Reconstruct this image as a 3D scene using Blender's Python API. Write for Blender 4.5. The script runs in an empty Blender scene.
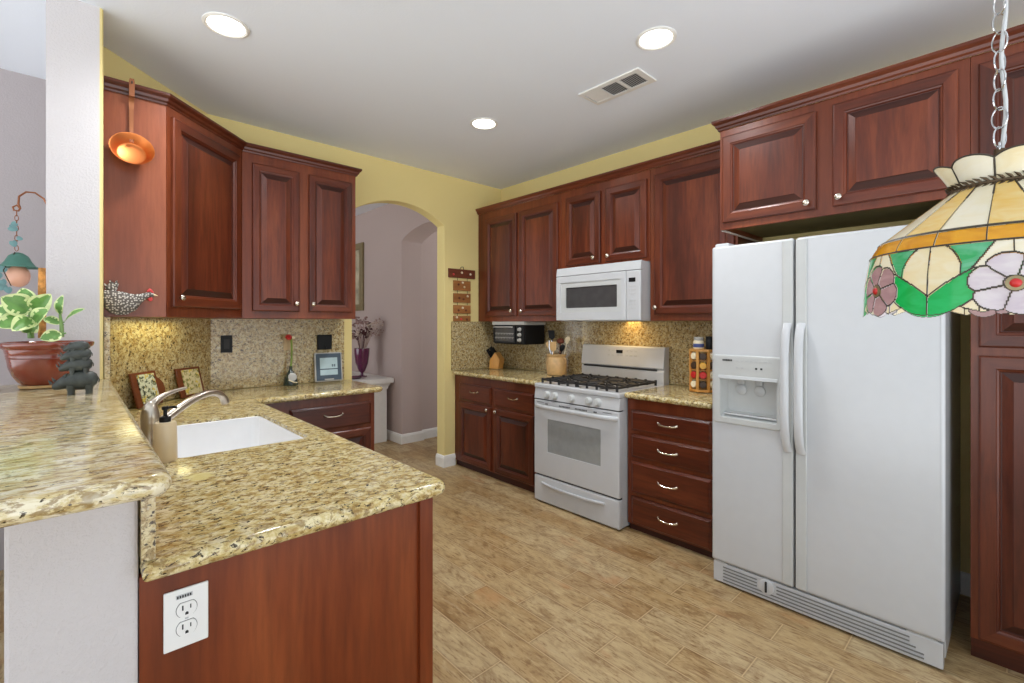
import bpy, bmesh, math, random
import numpy as np
from mathutils import Vector, Matrix, geometry

random.seed(7)
C = bpy.context.scene.collection
R = math.radians

# ------------------------------------------------------------------ camera, world, lights, exposure
FPX, YAW, EYE = 471.7, R(42.9), 1.37
cam_d = bpy.data.cameras.new('camera')
cam = bpy.data.objects.new('camera', cam_d); C.objects.link(cam)
cam_d.sensor_width = 36.0
cam_d.lens = FPX / 1024 * 36.0
cam_d.shift_y = -18.5 / 1024
cam_d.clip_start = 0.02
cam.location = (0, 0, EYE)
cam.rotation_euler = (R(90), 0, -YAW)
sc = bpy.context.scene
sc.camera = cam

w = bpy.data.worlds.new('daylight'); sc.world = w; w.use_nodes = True
bg = w.node_tree.nodes['Background']
# soft sky above; below the horizon, brightness added to light the ceiling
_t = w.node_tree; _tc = _t.nodes.new('ShaderNodeTexCoord'); _sp = _t.nodes.new('ShaderNodeSeparateXYZ'); _rp = _t.nodes.new('ShaderNodeValToRGB')
_mr = _t.nodes.new('ShaderNodeMapRange'); _mr.inputs[1].default_value = -1; _mr.inputs[2].default_value = 1
_t.links.new(_tc.outputs['Generated'], _sp.inputs[0]); _t.links.new(_sp.outputs[2], _mr.inputs[0]); _t.links.new(_mr.outputs[0], _rp.inputs[0])
_e = _rp.color_ramp.elements
_e[0].position = 0.485; _e[0].color = (0.92, 0.96, 1.0, 1); _e[1].position = 0.505; _e[1].color = (0.20, 0.22, 0.24, 1)
_t.links.new(_rp.outputs[0], bg.inputs[0]); bg.inputs[1].default_value = 2.75

def area_light(name, loc, rot, sx, sy, power, col, shape='RECTANGLE', spread=180):
    d = bpy.data.lights.new(name, 'AREA'); d.shape = shape; d.size = sx; d.size_y = sy
    d.energy = power; d.color = col; d.spread = R(spread)
    o = bpy.data.objects.new(name, d); C.objects.link(o); o.location = loc; o.rotation_euler = rot
    return o
# fill added behind and beside the camera, in place of unseen windows
area_light('rear_fill', (0.6, -1.8, 1.35), (R(100), 0, 0), 3.6, 2.2, 16, (0.84, 0.92, 1.0))
area_light('dining_fill', (-2.5, 1.2, 1.45), (R(98), 0, R(-90)), 2.6, 1.6, 16, (0.84, 0.92, 1.0))
area_light('hall_fill', (-1.6, 6.0, 1.5), (R(95), 0, R(-90)), 2.4, 1.8, 20, (0.90, 0.95, 1.0))  # fill added to brighten the hall; no window known there

sc.view_settings.view_transform = 'Standard'
sc.view_settings.look = 'None'
sc.view_settings.gamma = 1.0
sc.view_settings.use_curve_mapping = False
sc.view_settings.exposure = 0.05
try:
    sc.cycles.use_denoising = True
    sc.cycles.max_bounces = 10
    sc.cycles.diffuse_bounces = 6
    sc.cycles.sample_clamp_indirect = 6
    sc.cycles.caustics_reflective = False
except Exception:
    pass

# ------------------------------------------------------------------ materials
class Nodes:
    def __init__(s, name):
        s.m = bpy.data.materials.new(name); s.m.use_nodes = True
        s.t = s.m.node_tree; s.n = s.t.nodes; s.l = s.t.links
        s.b = s.n['Principled BSDF']
    def new(s, typ, **kw):
        n = s.n.new(typ)
        for k, v in kw.items(): setattr(n, k, v)
        return n
    def link(s, a, b): s.l.new(a, b)
    def coord(s, kind='Object', scale=(1, 1, 1), loc=(0, 0, 0), rot=(0, 0, 0)):
        tc = s.new('ShaderNodeTexCoord'); mp = s.new('ShaderNodeMapping')
        mp.inputs['Scale'].default_value = scale; mp.inputs['Location'].default_value = loc
        mp.inputs['Rotation'].default_value = rot
        s.link(tc.outputs[kind], mp.inputs[0]); return mp.outputs[0]
    def noise(s, co, scale, detail=4, rough=0.5, dist=0.0):
        n = s.new('ShaderNodeTexNoise'); n.inputs['Scale'].default_value = scale
        n.inputs['Detail'].default_value = detail; n.inputs['Roughness'].default_value = rough
        n.inputs['Distortion'].default_value = dist
        s.link(co, n.inputs['Vector']); return n.outputs['Fac']
    def ramp(s, fac, stops, interp='LINEAR'):
        r = s.new('ShaderNodeValToRGB'); e = r.color_ramp.elements; r.color_ramp.interpolation = interp
        while len(e) < len(stops): e.new(0.5)
        for k, (p, c) in enumerate(stops):
            e[k].position = p
            e[k].color = (c, c, c, 1) if isinstance(c, (int, float)) else (*c, 1)
        s.link(fac, r.inputs[0]); return r.outputs[0]
    def mix(s, fac, a, b, mode='MIX'):
        n = s.new('ShaderNodeMix'); n.data_type = 'RGBA'; n.blend_type = mode
        for v, k in ((fac, 0), (a, 6), (b, 7)):
            if hasattr(v, 'is_linked'): s.link(v, n.inputs[k])
            elif k == 0: n.inputs[0].default_value = v
            else: n.inputs[k].default_value = (*v, 1)
        return n.outputs[2]
    def math(s, op, a, b=None):
        n = s.new('ShaderNodeMath'); n.operation = op
        for k, v in enumerate((a, b)):
            if v is None: continue
            if hasattr(v, 'is_linked'): s.link(v, n.inputs[k])
            else: n.inputs[k].default_value = v
        return n.outputs[0]
    def color(s, c): s.link(c, s.b.inputs['Base Color'])
    def bump(s, h, strength=0.2, dist=0.002):
        b = s.new('ShaderNodeBump'); b.inputs['Strength'].default_value = strength
        b.inputs['Distance'].default_value = dist
        s.link(h, b.inputs['Height']); s.link(b.outputs[0], s.b.inputs['Normal'])
    def set(s, rough=None, metal=None, spec=None, coat=None, trans=None, ior=None):
        i = s.b.inputs
        if rough is not None: i['Roughness'].default_value = rough
        if metal is not None: i['Metallic'].default_value = metal
        if spec is not None: i['Specular IOR Level'].default_value = spec
        if coat is not None: i['Coat Weight'].default_value = coat; i['Coat Roughness'].default_value = 0.12
        if trans is not None: i['Transmission Weight'].default_value = trans
        if ior is not None: i['IOR'].default_value = ior

def srgb(r, g, b):
    f = lambda c: c / 12.92 if c <= 0.04045 else ((c + 0.055) / 1.055) ** 2.4
    return tuple(f(v / 255) for v in (r, g, b))

def plain(name, col, rough=0.5, metal=0.0, var=0.06, scale=18, **kw):
    """one colour with a faint mottling of its own"""
    s = Nodes(name); co = s.coord()
    f = s.noise(co, scale, 3)
    lo = tuple(max(0, c * (1 - var)) for c in col); hi = tuple(min(1, c * (1 + var)) for c in col)
    s.color(s.ramp(f, [(0.35, lo), (0.65, hi)])); s.set(rough=rough, metal=metal, **kw)
    return s.m

def painted_wall(name, col, bump=0.25):
    s = Nodes(name); co = s.coord()
    f = s.noise(co, 1.3, 2); lo = tuple(c * 0.97 for c in col)
    s.color(s.ramp(f, [(0.3, lo), (0.7, col)])); s.set(rough=0.85, spec=0.25)
    h = s.noise(co, 110, 3, 0.6)
    s.bump(s.ramp(h, [(0.42, 0.0), (0.6, 1.0)]), bump, 0.002)
    return s.m

def wood(name, axis, dark, mid, light, rough=0.32, fine=1.0, coat=0.06):
    s = Nodes(name)
    sc_ = {'z': (1, 1, 0.1), 'x': (0.1, 1, 1), 'y': (1, 0.1, 1)}[axis]
    oi = s.new('ShaderNodeObjectInfo')
    tc = s.new('ShaderNodeTexCoord'); mp = s.new('ShaderNodeMapping'); mp.inputs['Scale'].default_value = sc_
    ad = s.new('ShaderNodeVectorMath'); ad.operation = 'ADD'
    cb = s.new('ShaderNodeCombineXYZ')
    k = s.math('MULTIPLY', oi.outputs['Random'], 9.0)
    for q in range(3): s.link(k, cb.inputs[q])
    s.link(tc.outputs['Object'], ad.inputs[0]); s.link(cb.outputs[0], ad.inputs[1]); s.link(ad.outputs[0], mp.inputs[0])
    co = mp.outputs[0]
    big = s.noise(co, 6 * fine, 5, 0.6, 0.7)
    fin = s.noise(co, 60 * fine, 4, 0.6)
    c = s.ramp(big, [(0.22, dark), (0.46, mid), (0.74, light)])
    c = s.mix(s.ramp(fin, [(0.3, 0.45), (0.6, 0.0)]), c, dark)
    vr = s.ramp(oi.outputs['Random'], [(0, (0.86, 0.86, 0.86)), (1, (1.1, 1.08, 1.06))])
    c = s.mix(1.0, c, vr, 'MULTIPLY')
    s.color(c); s.set(rough=rough, coat=coat, spec=0.4)
    s.bump(fin, 0.05, 0.001)
    return s.m

def granite(name, base, gold, cream, scale=1.0, dark_cut=0.6, aniso=(1, 1, 1), rot=0.0, grey=0.5, rough=0.12):
    s = Nodes(name); co = s.coord(scale=aniso, rot=(0, 0, rot))
    a = s.noise(co, 34 * scale, 6, 0.72, 0.5)
    c = s.ramp(a, [(0.36, gold), (0.47, base), (0.58, cream)])
    b = s.noise(co, 52 * scale, 5, 0.68, 0.6)
    c = s.mix(s.ramp(b, [(0.52, 0.0), (0.58, 0.7)]), c, srgb(126, 96, 50))
    q = s.noise(s.coord(scale=aniso, loc=(3, 1, 7), rot=(0, 0, rot)), 48 * scale, 2, 0.5)
    c = s.mix(s.ramp(q, [(0.60, 0.0), (0.68, grey)]), c, srgb(190, 182, 160))
    d = s.noise(s.coord(scale=aniso, loc=(11, 5, 2), rot=(0, 0, rot)), 72 * scale, 4, 0.68, 0.7)
    c = s.mix(s.ramp(d, [(dark_cut, 0.0), (dark_cut + 0.03, 0.95)]), c, srgb(52, 38, 24))
    s.color(c); s.set(rough=rough, spec=0.5)
    return s, c

def metal(name, col, rough=0.3): 
    return plain(name, col, rough, 1.0, 0.03)

CH_D, CH_M, CH_L = srgb(46, 19, 10), srgb(94, 41, 23), srgb(126, 63, 36)
MT = {}
MT['cherry'] = wood('cherry_wood', 'z', CH_D, CH_M, CH_L)
MT['cherry_h'] = wood('cherry_wood_crosswise', 'x', CH_D, CH_M, CH_L)
MT['cherry_y'] = wood('cherry_wood_along', 'y', CH_D, CH_M, CH_L)
MT['cherry_bevel'] = wood('cherry_dark_bevel', 'x', srgb(40, 17, 12), srgb(58, 26, 18), srgb(74, 34, 23))  # darker cherry for the top and bottom bevels of raised panels
MT['cherry_frame'] = wood('cherry_frame_wood', 'z', srgb(78, 34, 16), srgb(114, 53, 28), srgb(134, 70, 39))
MT['cherry_lit'] = wood('cherry_lit_side', 'z', srgb(110, 55, 33), srgb(138, 74, 48), srgb(154, 90, 60))  # paler cherry, the reflected light on this side put into the colour
MT['cherry_panel'] = wood('cherry_end_panel', 'z', srgb(80, 33, 14), srgb(118, 53, 22), srgb(142, 73, 36))
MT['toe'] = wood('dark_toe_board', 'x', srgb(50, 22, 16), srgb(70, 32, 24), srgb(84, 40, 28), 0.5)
MT['gold_wood'] = wood('honey_wood', 'z', srgb(176, 118, 52), srgb(206, 148, 74), srgb(222, 170, 96), 0.4)
MT['walnut'] = wood('walnut_frame', 'x', srgb(70, 34, 16), srgb(104, 54, 26), srgb(124, 66, 34), 0.4)
MT['plaque_wood'] = wood('plaque_wood', 'x', srgb(124, 76, 36), srgb(158, 104, 56), srgb(178, 124, 70), 0.6)
MT['plaque_dark'] = wood('plaque_dark_wood', 'x', srgb(76, 36, 22), srgb(100, 48, 30), srgb(122, 62, 38), 0.6)
MT['yellow'] = painted_wall('yellow_paint', srgb(230, 211, 146))
MT['white_wall'] = painted_wall('white_paint', srgb(203, 198, 198), 0.35)
MT['mauve'] = painted_wall('mauve_paint', srgb(186, 168, 161))
MT['greige'] = painted_wall('grey_mauve_paint', srgb(176, 168, 168))
MT['ceiling'] = painted_wall('ceiling_paint', srgb(238, 243, 250), 0.1)
MT['trim_white'] = plain('white_trim_paint', srgb(232, 230, 224), 0.4, var=0.02)
MT['appliance'] = plain('white_enamel', srgb(198, 200, 202), 0.25, var=0.01, coat=0.3)
MT['appliance_trim'] = plain('off_white_plastic', srgb(193, 195, 193), 0.35, var=0.015)
MT['appliance_grey'] = plain('pale_grey_plastic', srgb(186, 188, 188), 0.4, var=0.02)
MT['sink'] = plain('white_porcelain', srgb(240, 240, 240), 0.12, var=0.01, coat=0.4)
MT['black'] = plain('black_plastic', srgb(18, 18, 19), 0.45, var=0.1, spec=0.25)
MT['iron'] = plain('cast_iron', srgb(34, 33, 33), 0.55, var=0.2)
MT['slot_grey'] = plain('grey_slot', srgb(118, 118, 116), 0.6)
MT['dark_gap'] = plain('dark_rubber', srgb(40, 40, 40), 0.7)
MT['oven_glass'] = plain('grey_oven_glass', srgb(150, 153, 152), 0.12, var=0.05, coat=0.5)
MT['micro_glass'] = plain('dark_screened_glass', srgb(70, 70, 70), 0.14, var=0.08, coat=0.5)
MT['nickel'] = metal('brushed_nickel', srgb(196, 186, 172), 0.28)
MT['knob'] = metal('satin_nickel_knob', srgb(214, 204, 188), 0.25)
MT['chrome'] = metal('chrome', srgb(205, 205, 205), 0.12)
MT['copper'] = metal('copper', srgb(206, 124, 70), 0.42)
MT['aged_copper'] = metal('aged_copper', srgb(150, 98, 70), 0.42)
MT['bronze'] = metal('dark_bronze', srgb(88, 74, 58), 0.5)
MT['lead'] = plain('dark_lead_came', srgb(56, 48, 36), 0.5, 0.2)
MT['beige_plastic'] = plain('beige_ceramic', srgb(214, 194, 160), 0.3, var=0.02)
MT['stoneware'] = plain('tan_stoneware', srgb(198, 164, 116), 0.35, var=0.12, scale=25)
MT['glaze'] = plain('red_brown_glaze', srgb(122, 52, 34), 0.15, var=0.16, scale=9, coat=0.6)
MT['cork'] = plain('cork_bark', srgb(186, 128, 66), 0.9, var=0.35, scale=60)
MT['soil'] = plain('soil', srgb(70, 52, 36), 0.95, var=0.3, scale=80)
MT['leaf_green'] = plain('leaf_green', srgb(104, 148, 74), 0.4, var=0.16, scale=40)
MT['leaf_cream'] = plain('leaf_cream_margin', srgb(212, 222, 160), 0.45, var=0.08, scale=40)
MT['stem_green'] = plain('stem_green', srgb(120, 150, 86), 0.5)
MT['stone_dark'] = plain('dark_carved_stone', srgb(62, 66, 62), 0.5, var=0.3, scale=45)
MT['red'] = plain('red_paint', srgb(188, 36, 34), 0.4)
MT['comb_red'] = plain('pinkish_red_paint', srgb(206, 62, 60), 0.5)
MT['horn'] = plain('cream_paint', srgb(226, 206, 160), 0.5)
MT['cream'] = plain('cream_plastic', srgb(232, 220, 190), 0.4)
MT['navy'] = plain('blue_label', srgb(70, 84, 140), 0.5)
MT['amber_jar'] = plain('amber_spice', srgb(206, 154, 50), 0.3, var=0.2)
MT['brown_jar'] = plain('brown_spice', srgb(88, 58, 34), 0.3, var=0.2)
MT['brown_lid'] = plain('brown_cap', srgb(62, 44, 30), 0.4)
MT['green_jar'] = plain('green_herb', srgb(98, 104, 52), 0.35, var=0.2)
MT['verdigris'] = plain('green_patina_metal', srgb(74, 124, 108), 0.5, var=0.12)
MT['verdigris_pale'] = plain('pale_teal_metal', srgb(118, 158, 158), 0.5, var=0.2)
MT['peach_glass'] = plain('peach_frosted_glass', srgb(236, 178, 148), 0.35, var=0.04)
MT['purple_glass'] = plain('plum_glass', srgb(96, 34, 70), 0.1, var=0.1, coat=0.6)
MT['dried'] = plain('dried_flower_mauve', srgb(150, 118, 112), 0.9, var=0.2)
MT['dried_pale'] = plain('dried_flower_pale', srgb(192, 172, 158), 0.9, var=0.15)
MT['dried_dark'] = plain('dried_flower_plum', srgb(84, 44, 46), 0.9, var=0.2)
MT['gilt'] = plain('dull_gilt', srgb(140, 126, 92), 0.4, 0.4)
MT['canvas'] = plain('dim_canvas', srgb(176, 166, 140), 0.8, var=0.3, scale=6)
MT['screen'] = plain('pale_lcd', srgb(178, 200, 204), 0.25, var=0.04)
MT['device_grey'] = plain('slate_plastic', srgb(74, 88, 100), 0.5, spec=0.3)
MT['device_rim'] = plain('silver_plastic', srgb(176, 174, 168), 0.35)
MT['dark_green_glass'] = plain('dark_green_glass', srgb(36, 50, 44), 0.15, coat=0.5)
MT['stalk_green'] = plain('bright_stalk', srgb(126, 152, 60), 0.5)
MT['outlet_white'] = plain('outlet_white', srgb(230, 230, 228), 0.35, var=0.01)
MT['tan_plate'] = plain('tan_plate', srgb(196, 172, 134), 0.5, var=0.08)
MT['underside'] = plain('olive_underside', srgb(116, 104, 62), 0.8)
MT['wood_spoon'] = wood('spoon_wood', 'z', srgb(190, 150, 96), srgb(214, 178, 122), srgb(226, 196, 146), 0.6, coat=0.0)
MT['brown_utensil'] = plain('brown_utensil', srgb(124, 66, 48), 0.5)

s, c = granite('granite_counter', srgb(198, 178, 120), srgb(168, 138, 78), srgb(222, 210, 168), 1.15, 0.58, (0.7, 1, 1), 0.15, 0.4)
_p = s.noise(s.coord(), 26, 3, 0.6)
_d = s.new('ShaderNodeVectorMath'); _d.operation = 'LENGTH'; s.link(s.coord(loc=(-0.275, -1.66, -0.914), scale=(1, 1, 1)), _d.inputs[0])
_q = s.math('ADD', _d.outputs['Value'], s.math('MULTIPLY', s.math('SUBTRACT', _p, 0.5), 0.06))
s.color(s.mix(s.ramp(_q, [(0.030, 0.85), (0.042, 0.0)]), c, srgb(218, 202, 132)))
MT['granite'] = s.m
s, c = granite('granite_bar', srgb(204, 186, 136), srgb(176, 146, 88), srgb(226, 216, 188), 1.2, 0.61, (0.5, 1.0, 1), 0.2, 0.55, 0.13)
MT['granite_bar'] = s.m
s, c = granite('granite_splash', srgb(186, 164, 116), srgb(150, 120, 70), srgb(208, 194, 152), 1.2, 0.57, (1, 1, 1), 0.0, 0.6, 0.2)
MT['granite_splash'] = s.m

def floor_material():
    s = Nodes('plank_tile')
    tc = s.new('ShaderNodeTexCoord'); sp = s.new('ShaderNodeSeparateXYZ')
    s.link(tc.outputs['Object'], sp.inputs[0])
    X, Y = sp.outputs[0], sp.outputs[1]
    rv = s.math('DIVIDE', s.math('ADD', X, -1.27 + 156.3), 0.1563)
    row = s.math('FLOOR', rv)
    par = s.math('MODULO', row, 2.0)
    cu = s.math('ADD', s.math('DIVIDE', s.math('ADD', Y, -1.665 + 466.0), 0.466), s.math('MULTIPLY', par, 0.5))
    col = s.math('FLOOR', cu)
    fr = s.math('FRACT', rv); fc = s.math('FRACT', cu)
    er = s.math('MULTIPLY', s.math('MINIMUM', fr, s.math('SUBTRACT', 1.0, fr)), 0.1563)
    ec = s.math('MULTIPLY', s.math('MINIMUM', fc, s.math('SUBTRACT', 1.0, fc)), 0.466)
    edge = s.math('MINIMUM', er, ec)
    grout = s.ramp(edge, [(0.0012, 1.0), (0.0028, 0.0)])
    cid = s.new('ShaderNodeCombineXYZ'); s.link(row, cid.inputs[0]); s.link(col, cid.inputs[1])
    wn = s.new('ShaderNodeTexWhiteNoise'); wn.noise_dimensions = '2D'; s.link(cid.outputs[0], wn.inputs['Vector'])
    off = s.new('ShaderNodeVectorMath'); off.operation = 'SCALE'; off.inputs['Scale'].default_value = 13.0
    s.link(wn.outputs['Color'], off.inputs[0])
    ad = s.new('ShaderNodeVectorMath'); ad.operation = 'ADD'
    s.link(tc.outputs['Object'], ad.inputs[0]); s.link(off.outputs[0], ad.inputs[1])
    mp = s.new('ShaderNodeMapping'); mp.inputs['Scale'].default_value = (1, 0.16, 1); s.link(ad.outputs[0], mp.inputs[0])
    mp2 = s.new('ShaderNodeMapping'); mp2.inputs['Scale'].default_value = (1, 0.45, 1); s.link(ad.outputs[0], mp2.inputs[0])
    streak = s.noise(mp.outputs[0], 30, 6, 0.68, 0.5)
    cloud = s.noise(mp2.outputs[0], 7, 4, 0.55)
    tone = s.ramp(wn.outputs['Value'], [(0, srgb(146, 110, 66)), (0.3, srgb(166, 134, 88)), (0.65, srgb(176, 148, 104)), (1, srgb(184, 164, 128))])
    c = s.mix(s.ramp(cloud, [(0.34, 0.0), (0.66, 0.75)]), tone, srgb(186, 162, 120))
    c = s.mix(s.ramp(streak, [(0.30, 0.55), (0.47, 0.0)]), c, srgb(108, 78, 44))
    c = s.mix(s.ramp(streak, [(0.58, 0.0), (0.72, 0.45)]), c, srgb(196, 178, 146))
    blot = s.noise(mp2.outputs[0], 11, 5, 0.72, 0.8)
    c = s.mix(s.ramp(blot, [(0.34, 0.75), (0.5, 0.0)]), c, srgb(124, 90, 52))
    scr = s.noise(mp.outputs[0], 95, 4, 0.7, 0.2)
    c = s.mix(s.ramp(scr, [(0.36, 0.75), (0.47, 0.0)]), c, srgb(122, 88, 50))
    c = s.mix(s.ramp(scr, [(0.58, 0.0), (0.68, 0.5)]), c, srgb(208, 186, 144))
    rust = s.noise(mp2.outputs[0], 5, 3, 0.6)
    c = s.mix(s.ramp(rust, [(0.62, 0.0), (0.74, 0.5)]), c, srgb(176, 120, 70))
    halo = s.ramp(edge, [(0.003, 0.45), (0.012, 0.0)])
    c = s.mix(halo, c, srgb(108, 78, 44))
    c = s.mix(s.math('MULTIPLY', grout, 0.8), c, srgb(212, 184, 140))
    s.color(c); s.set(rough=0.42, spec=0.4)
    s.bump(s.math('SUBTRACT', s.math('MULTIPLY', streak, 0.4), grout), 0.25, 0.0015)
    return s.m
MT['floor'] = floor_material()

def emit_mat(name, col, strength):
    s = Nodes(name); s.b.inputs['Emission Color'].default_value = (*col, 1)
    s.b.inputs['Emission Strength'].default_value = strength
    s.b.inputs['Base Color'].default_value = (*col, 1); return s.m
MT['lens'] = emit_mat('lit_lens', (1.0, 0.96, 0.88), 9.0)

def hen_mat():
    s = Nodes('speckled_feathers'); co = s.coord()
    v = s.new('ShaderNodeTexVoronoi'); v.inputs['Scale'].default_value = 70; v.inputs['Randomness'].default_value = 0.35
    v.voronoi_dimensions = '2D'; v.inputs['Scale'].default_value = 88; v.inputs['Randomness'].default_value = 0.75
    sp = s.new('ShaderNodeSeparateXYZ'); cb = s.new('ShaderNodeCombineXYZ'); s.link(co, sp.inputs[0])
    s.link(sp.outputs[0], cb.inputs[0]); s.link(sp.outputs[2], cb.inputs[1]); s.link(cb.outputs[0], v.inputs['Vector'])
    s.color(s.ramp(v.outputs['Distance'], [(0.20, srgb(206, 200, 190)), (0.36, srgb(92, 85, 79))]))
    s.set(rough=0.7); return s.m
MT['hen'] = hen_mat()

def tile_art(name, bgc, ink, hue):
    s = Nodes(name); co = s.coord()
    a = s.noise(co, 42, 3, 0.6, 0.8); b = s.noise(s.coord(loc=(4, 2, 1)), 30, 2)
    c = s.ramp(a, [(0.50, bgc), (0.56, hue), (0.62, ink)])
    c = s.mix(s.ramp(b, [(0.58, 0.0), (0.62, 0.8)]), c, srgb(214, 190, 70))
    s.color(c); s.set(rough=0.2); return s.m
MT['art_a'] = tile_art('painted_tile_jugs', srgb(214, 218, 196), srgb(54, 58, 50), srgb(120, 128, 98))
MT['art_b'] = tile_art('painted_tile_landscape', srgb(208, 198, 160), srgb(110, 122, 74), srgb(172, 158, 108))

def glass_mat(name, c1, c2, scale=22):
    s = Nodes(name); co = s.coord(scale=(1, 1, 2.2))
    f = s.noise(co, scale, 3, 0.5, 1.2)
    s.color(s.ramp(f, [(0.35, c1), (0.65, c2)])); s.set(rough=0.12, coat=0.5)
    s.b.inputs['Subsurface Weight'].default_value = 0.0
    tr = s.new('ShaderNodeBsdfTranslucent'); mx = s.new('ShaderNodeMixShader'); mx.inputs[0].default_value = 0.4
    tr.inputs[0].default_value = (*c2, 1)
    out = s.n['Material Output']; s.link(s.b.outputs[0], mx.inputs[1]); s.link(tr.outputs[0], mx.inputs[2]); s.link(mx.outputs[0], out.inputs[0])
    return s.m
GL = {'cream': glass_mat('cream_art_glass', srgb(250, 242, 214), srgb(244, 228, 184)),
      'pale': glass_mat('ivory_art_glass', srgb(250, 246, 230), srgb(246, 238, 210)),
      'butter': glass_mat('butter_art_glass', srgb(248, 226, 160), srgb(242, 200, 108)),
      'amber': glass_mat('amber_art_glass', srgb(246, 182, 40), srgb(216, 146, 24)),
      'green': glass_mat('green_art_glass', srgb(18, 168, 70), srgb(40, 192, 104)),
      'jade': glass_mat('jade_art_glass', srgb(120, 200, 160), srgb(44, 172, 96)),
      'pink': glass_mat('mauve_art_glass', srgb(200, 164, 166), srgb(176, 140, 146)),
      'white': glass_mat('lavender_white_art_glass', srgb(236, 230, 234), srgb(214, 202, 216))}

# ------------------------------------------------------------------ mesh helpers
class MB:
    def __init__(s): s.v = []; s.f = []; s.m = []; s.sm = []
    def add(s, vs, fs, mat=0, smooth=False, T=None):
        o = len(s.v)
        s.v += [tuple(T @ Vector(v)) for v in vs] if T is not None else [tuple(v) for v in vs]
        for k, f in enumerate(fs):
            s.f.append([o + i for i in f]); s.m.append(mat[k] if isinstance(mat, (list, tuple)) else mat); s.sm.append(smooth)
        return s
    def box(s, x0, x1, y0, y1, z0, z1, mat=0, T=None):
        vs = [(x, y, z) for z in (z0, z1) for y in (y0, y1) for x in (x0, x1)]
        fs = [(0, 2, 3, 1), (4, 5, 7, 6), (0, 1, 5, 4), (1, 3, 7, 5), (3, 2, 6, 7), (2, 0, 4, 6)]
        return s.add(vs, fs, mat, False, T)
    def lathe(s, prof, n=24, mat=0, T=None, cap=True, sx=1.0, sy=1.0, smooth=True):
        vs, fs = [], []
        for r, z in prof:
            for k in range(n):
                a = 2 * math.pi * k / n; vs.append((r * math.cos(a) * sx, r * math.sin(a) * sy, z))
        for i in range(len(prof) - 1):
            for k in range(n):
                k2 = (k + 1) % n; fs.append((i * n + k, i * n + k2, (i + 1) * n + k2, (i + 1) * n + k))
        if cap:
            if prof[0][0] > 1e-6: fs.append(tuple(range(n))[::-1])
            if prof[-1][0] > 1e-6: fs.append(tuple((len(prof) - 1) * n + k for k in range(n)))
        return s.add(vs, fs, mat, smooth, T)
    def tube(s, pts, r, n=8, mat=0, T=None, closed=False, flat=(1, 1), up=None):
        pts = [Vector(p) for p in pts]; N = len(pts)
        rs = r if isinstance(r, (list, tuple)) else [r] * N
        vs, fs = [], []; prev = None
        for i, p in enumerate(pts):
            a = pts[(i - 1) % N] if (closed or i > 0) else p; b = pts[(i + 1) % N] if (closed or i < N - 1) else p
            t = (b - a).normalized()
            if prev is None:
                u0 = Vector(up) if up else (Vector((0, 0, 1)) if abs(t.z) < 0.9 else Vector((1, 0, 0)))
            else: u0 = prev
            u = (u0 - t * u0.dot(t)); u = u.normalized() if u.length > 1e-6 else t.orthogonal().normalized()
            prev = u; q = t.cross(u)
            for k in range(n):
                an = 2 * math.pi * k / n
                vs.append(p + (u * math.cos(an) * flat[0] + q * math.sin(an) * flat[1]) * rs[i])
        M_ = N if closed else N - 1
        for i in range(M_):
            j = (i + 1) % N
            for k in range(n):
                k2 = (k + 1) % n; fs.append((i * n + k, i * n + k2, j * n + k2, j * n + k))
        if not closed:
            fs.append(tuple(range(n))[::-1]); fs.append(tuple((N - 1) * n + k for k in range(n)))
        return s.add(vs, fs, mat, True, T)
    def ball(s, c, r, n=16, m=10, mat=0, sc=(1, 1, 1), T=None):
        prof = [(max(1e-5, r * math.sin(math.pi * i / m)), -r * math.cos(math.pi * i / m)) for i in range(m + 1)]
        M_ = Matrix.Translation(c) @ Matrix.Diagonal((*sc, 1))
        return s.lathe(prof, n, mat, (T @ M_) if T is not None else M_)
    def loops(s, loops, mats, T=None, cap=True, capmat=0):
        """quads between successive four-corner loops; mats[i] = (bottom, right, top, left)"""
        vs = [p for l in loops for p in l]; fs = []; ms = []
        for i in range(len(loops) - 1):
            for k in range(4):
                fs.append((4 * i + k, 4 * i + (k + 1) % 4, 4 * i + 4 + (k + 1) % 4, 4 * i + 4 + k)); ms.append(mats[i][k])
        if cap: fs.append(tuple(4 * (len(loops) - 1) + k for k in range(4))); ms.append(capmat)
        fs.append((3, 2, 1, 0)); ms.append(0)
        return s.add(vs, fs, ms, False, T)
    def sweep(s, path, prof, mat=0, closed=False, smooth=False, T=None):
        """profile (out, z) carried along a plan path, mitred; out is to the path's right"""
        n = len(path); rings = []
        for i in range(n):
            p = Vector(path[i]).to_2d() if len(path[i]) > 2 else Vector(path[i])
            ds = []
            if closed or i > 0: ds.append((p - Vector(path[i - 1])).normalized())
            if closed or i < n - 1: ds.append((Vector(path[(i + 1) % n]) - p).normalized())
            nr = [Vector((d.y, -d.x)) for d in ds]
            m = sum(nr, Vector((0, 0))); m.normalize(); k = 1 / max(0.25, m.dot(nr[0]))
            rings.append([(p.x + m.x * o * k, p.y + m.y * o * k, z) for o, z in prof])
        q = len(prof); vs = [v for r in rings for v in r]; fs = []
        for i in range(n if closed else n - 1):
            j = (i + 1) % n
            for k in range(q - 1): fs.append((i * q + k, j * q + k, j * q + k + 1, i * q + k + 1))
        if not closed:
            fs.append(tuple(range(q))); fs.append(tuple((n - 1) * q + k for k in range(q))[::-1])
        return s.add(vs, fs, mat, smooth, T)
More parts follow.
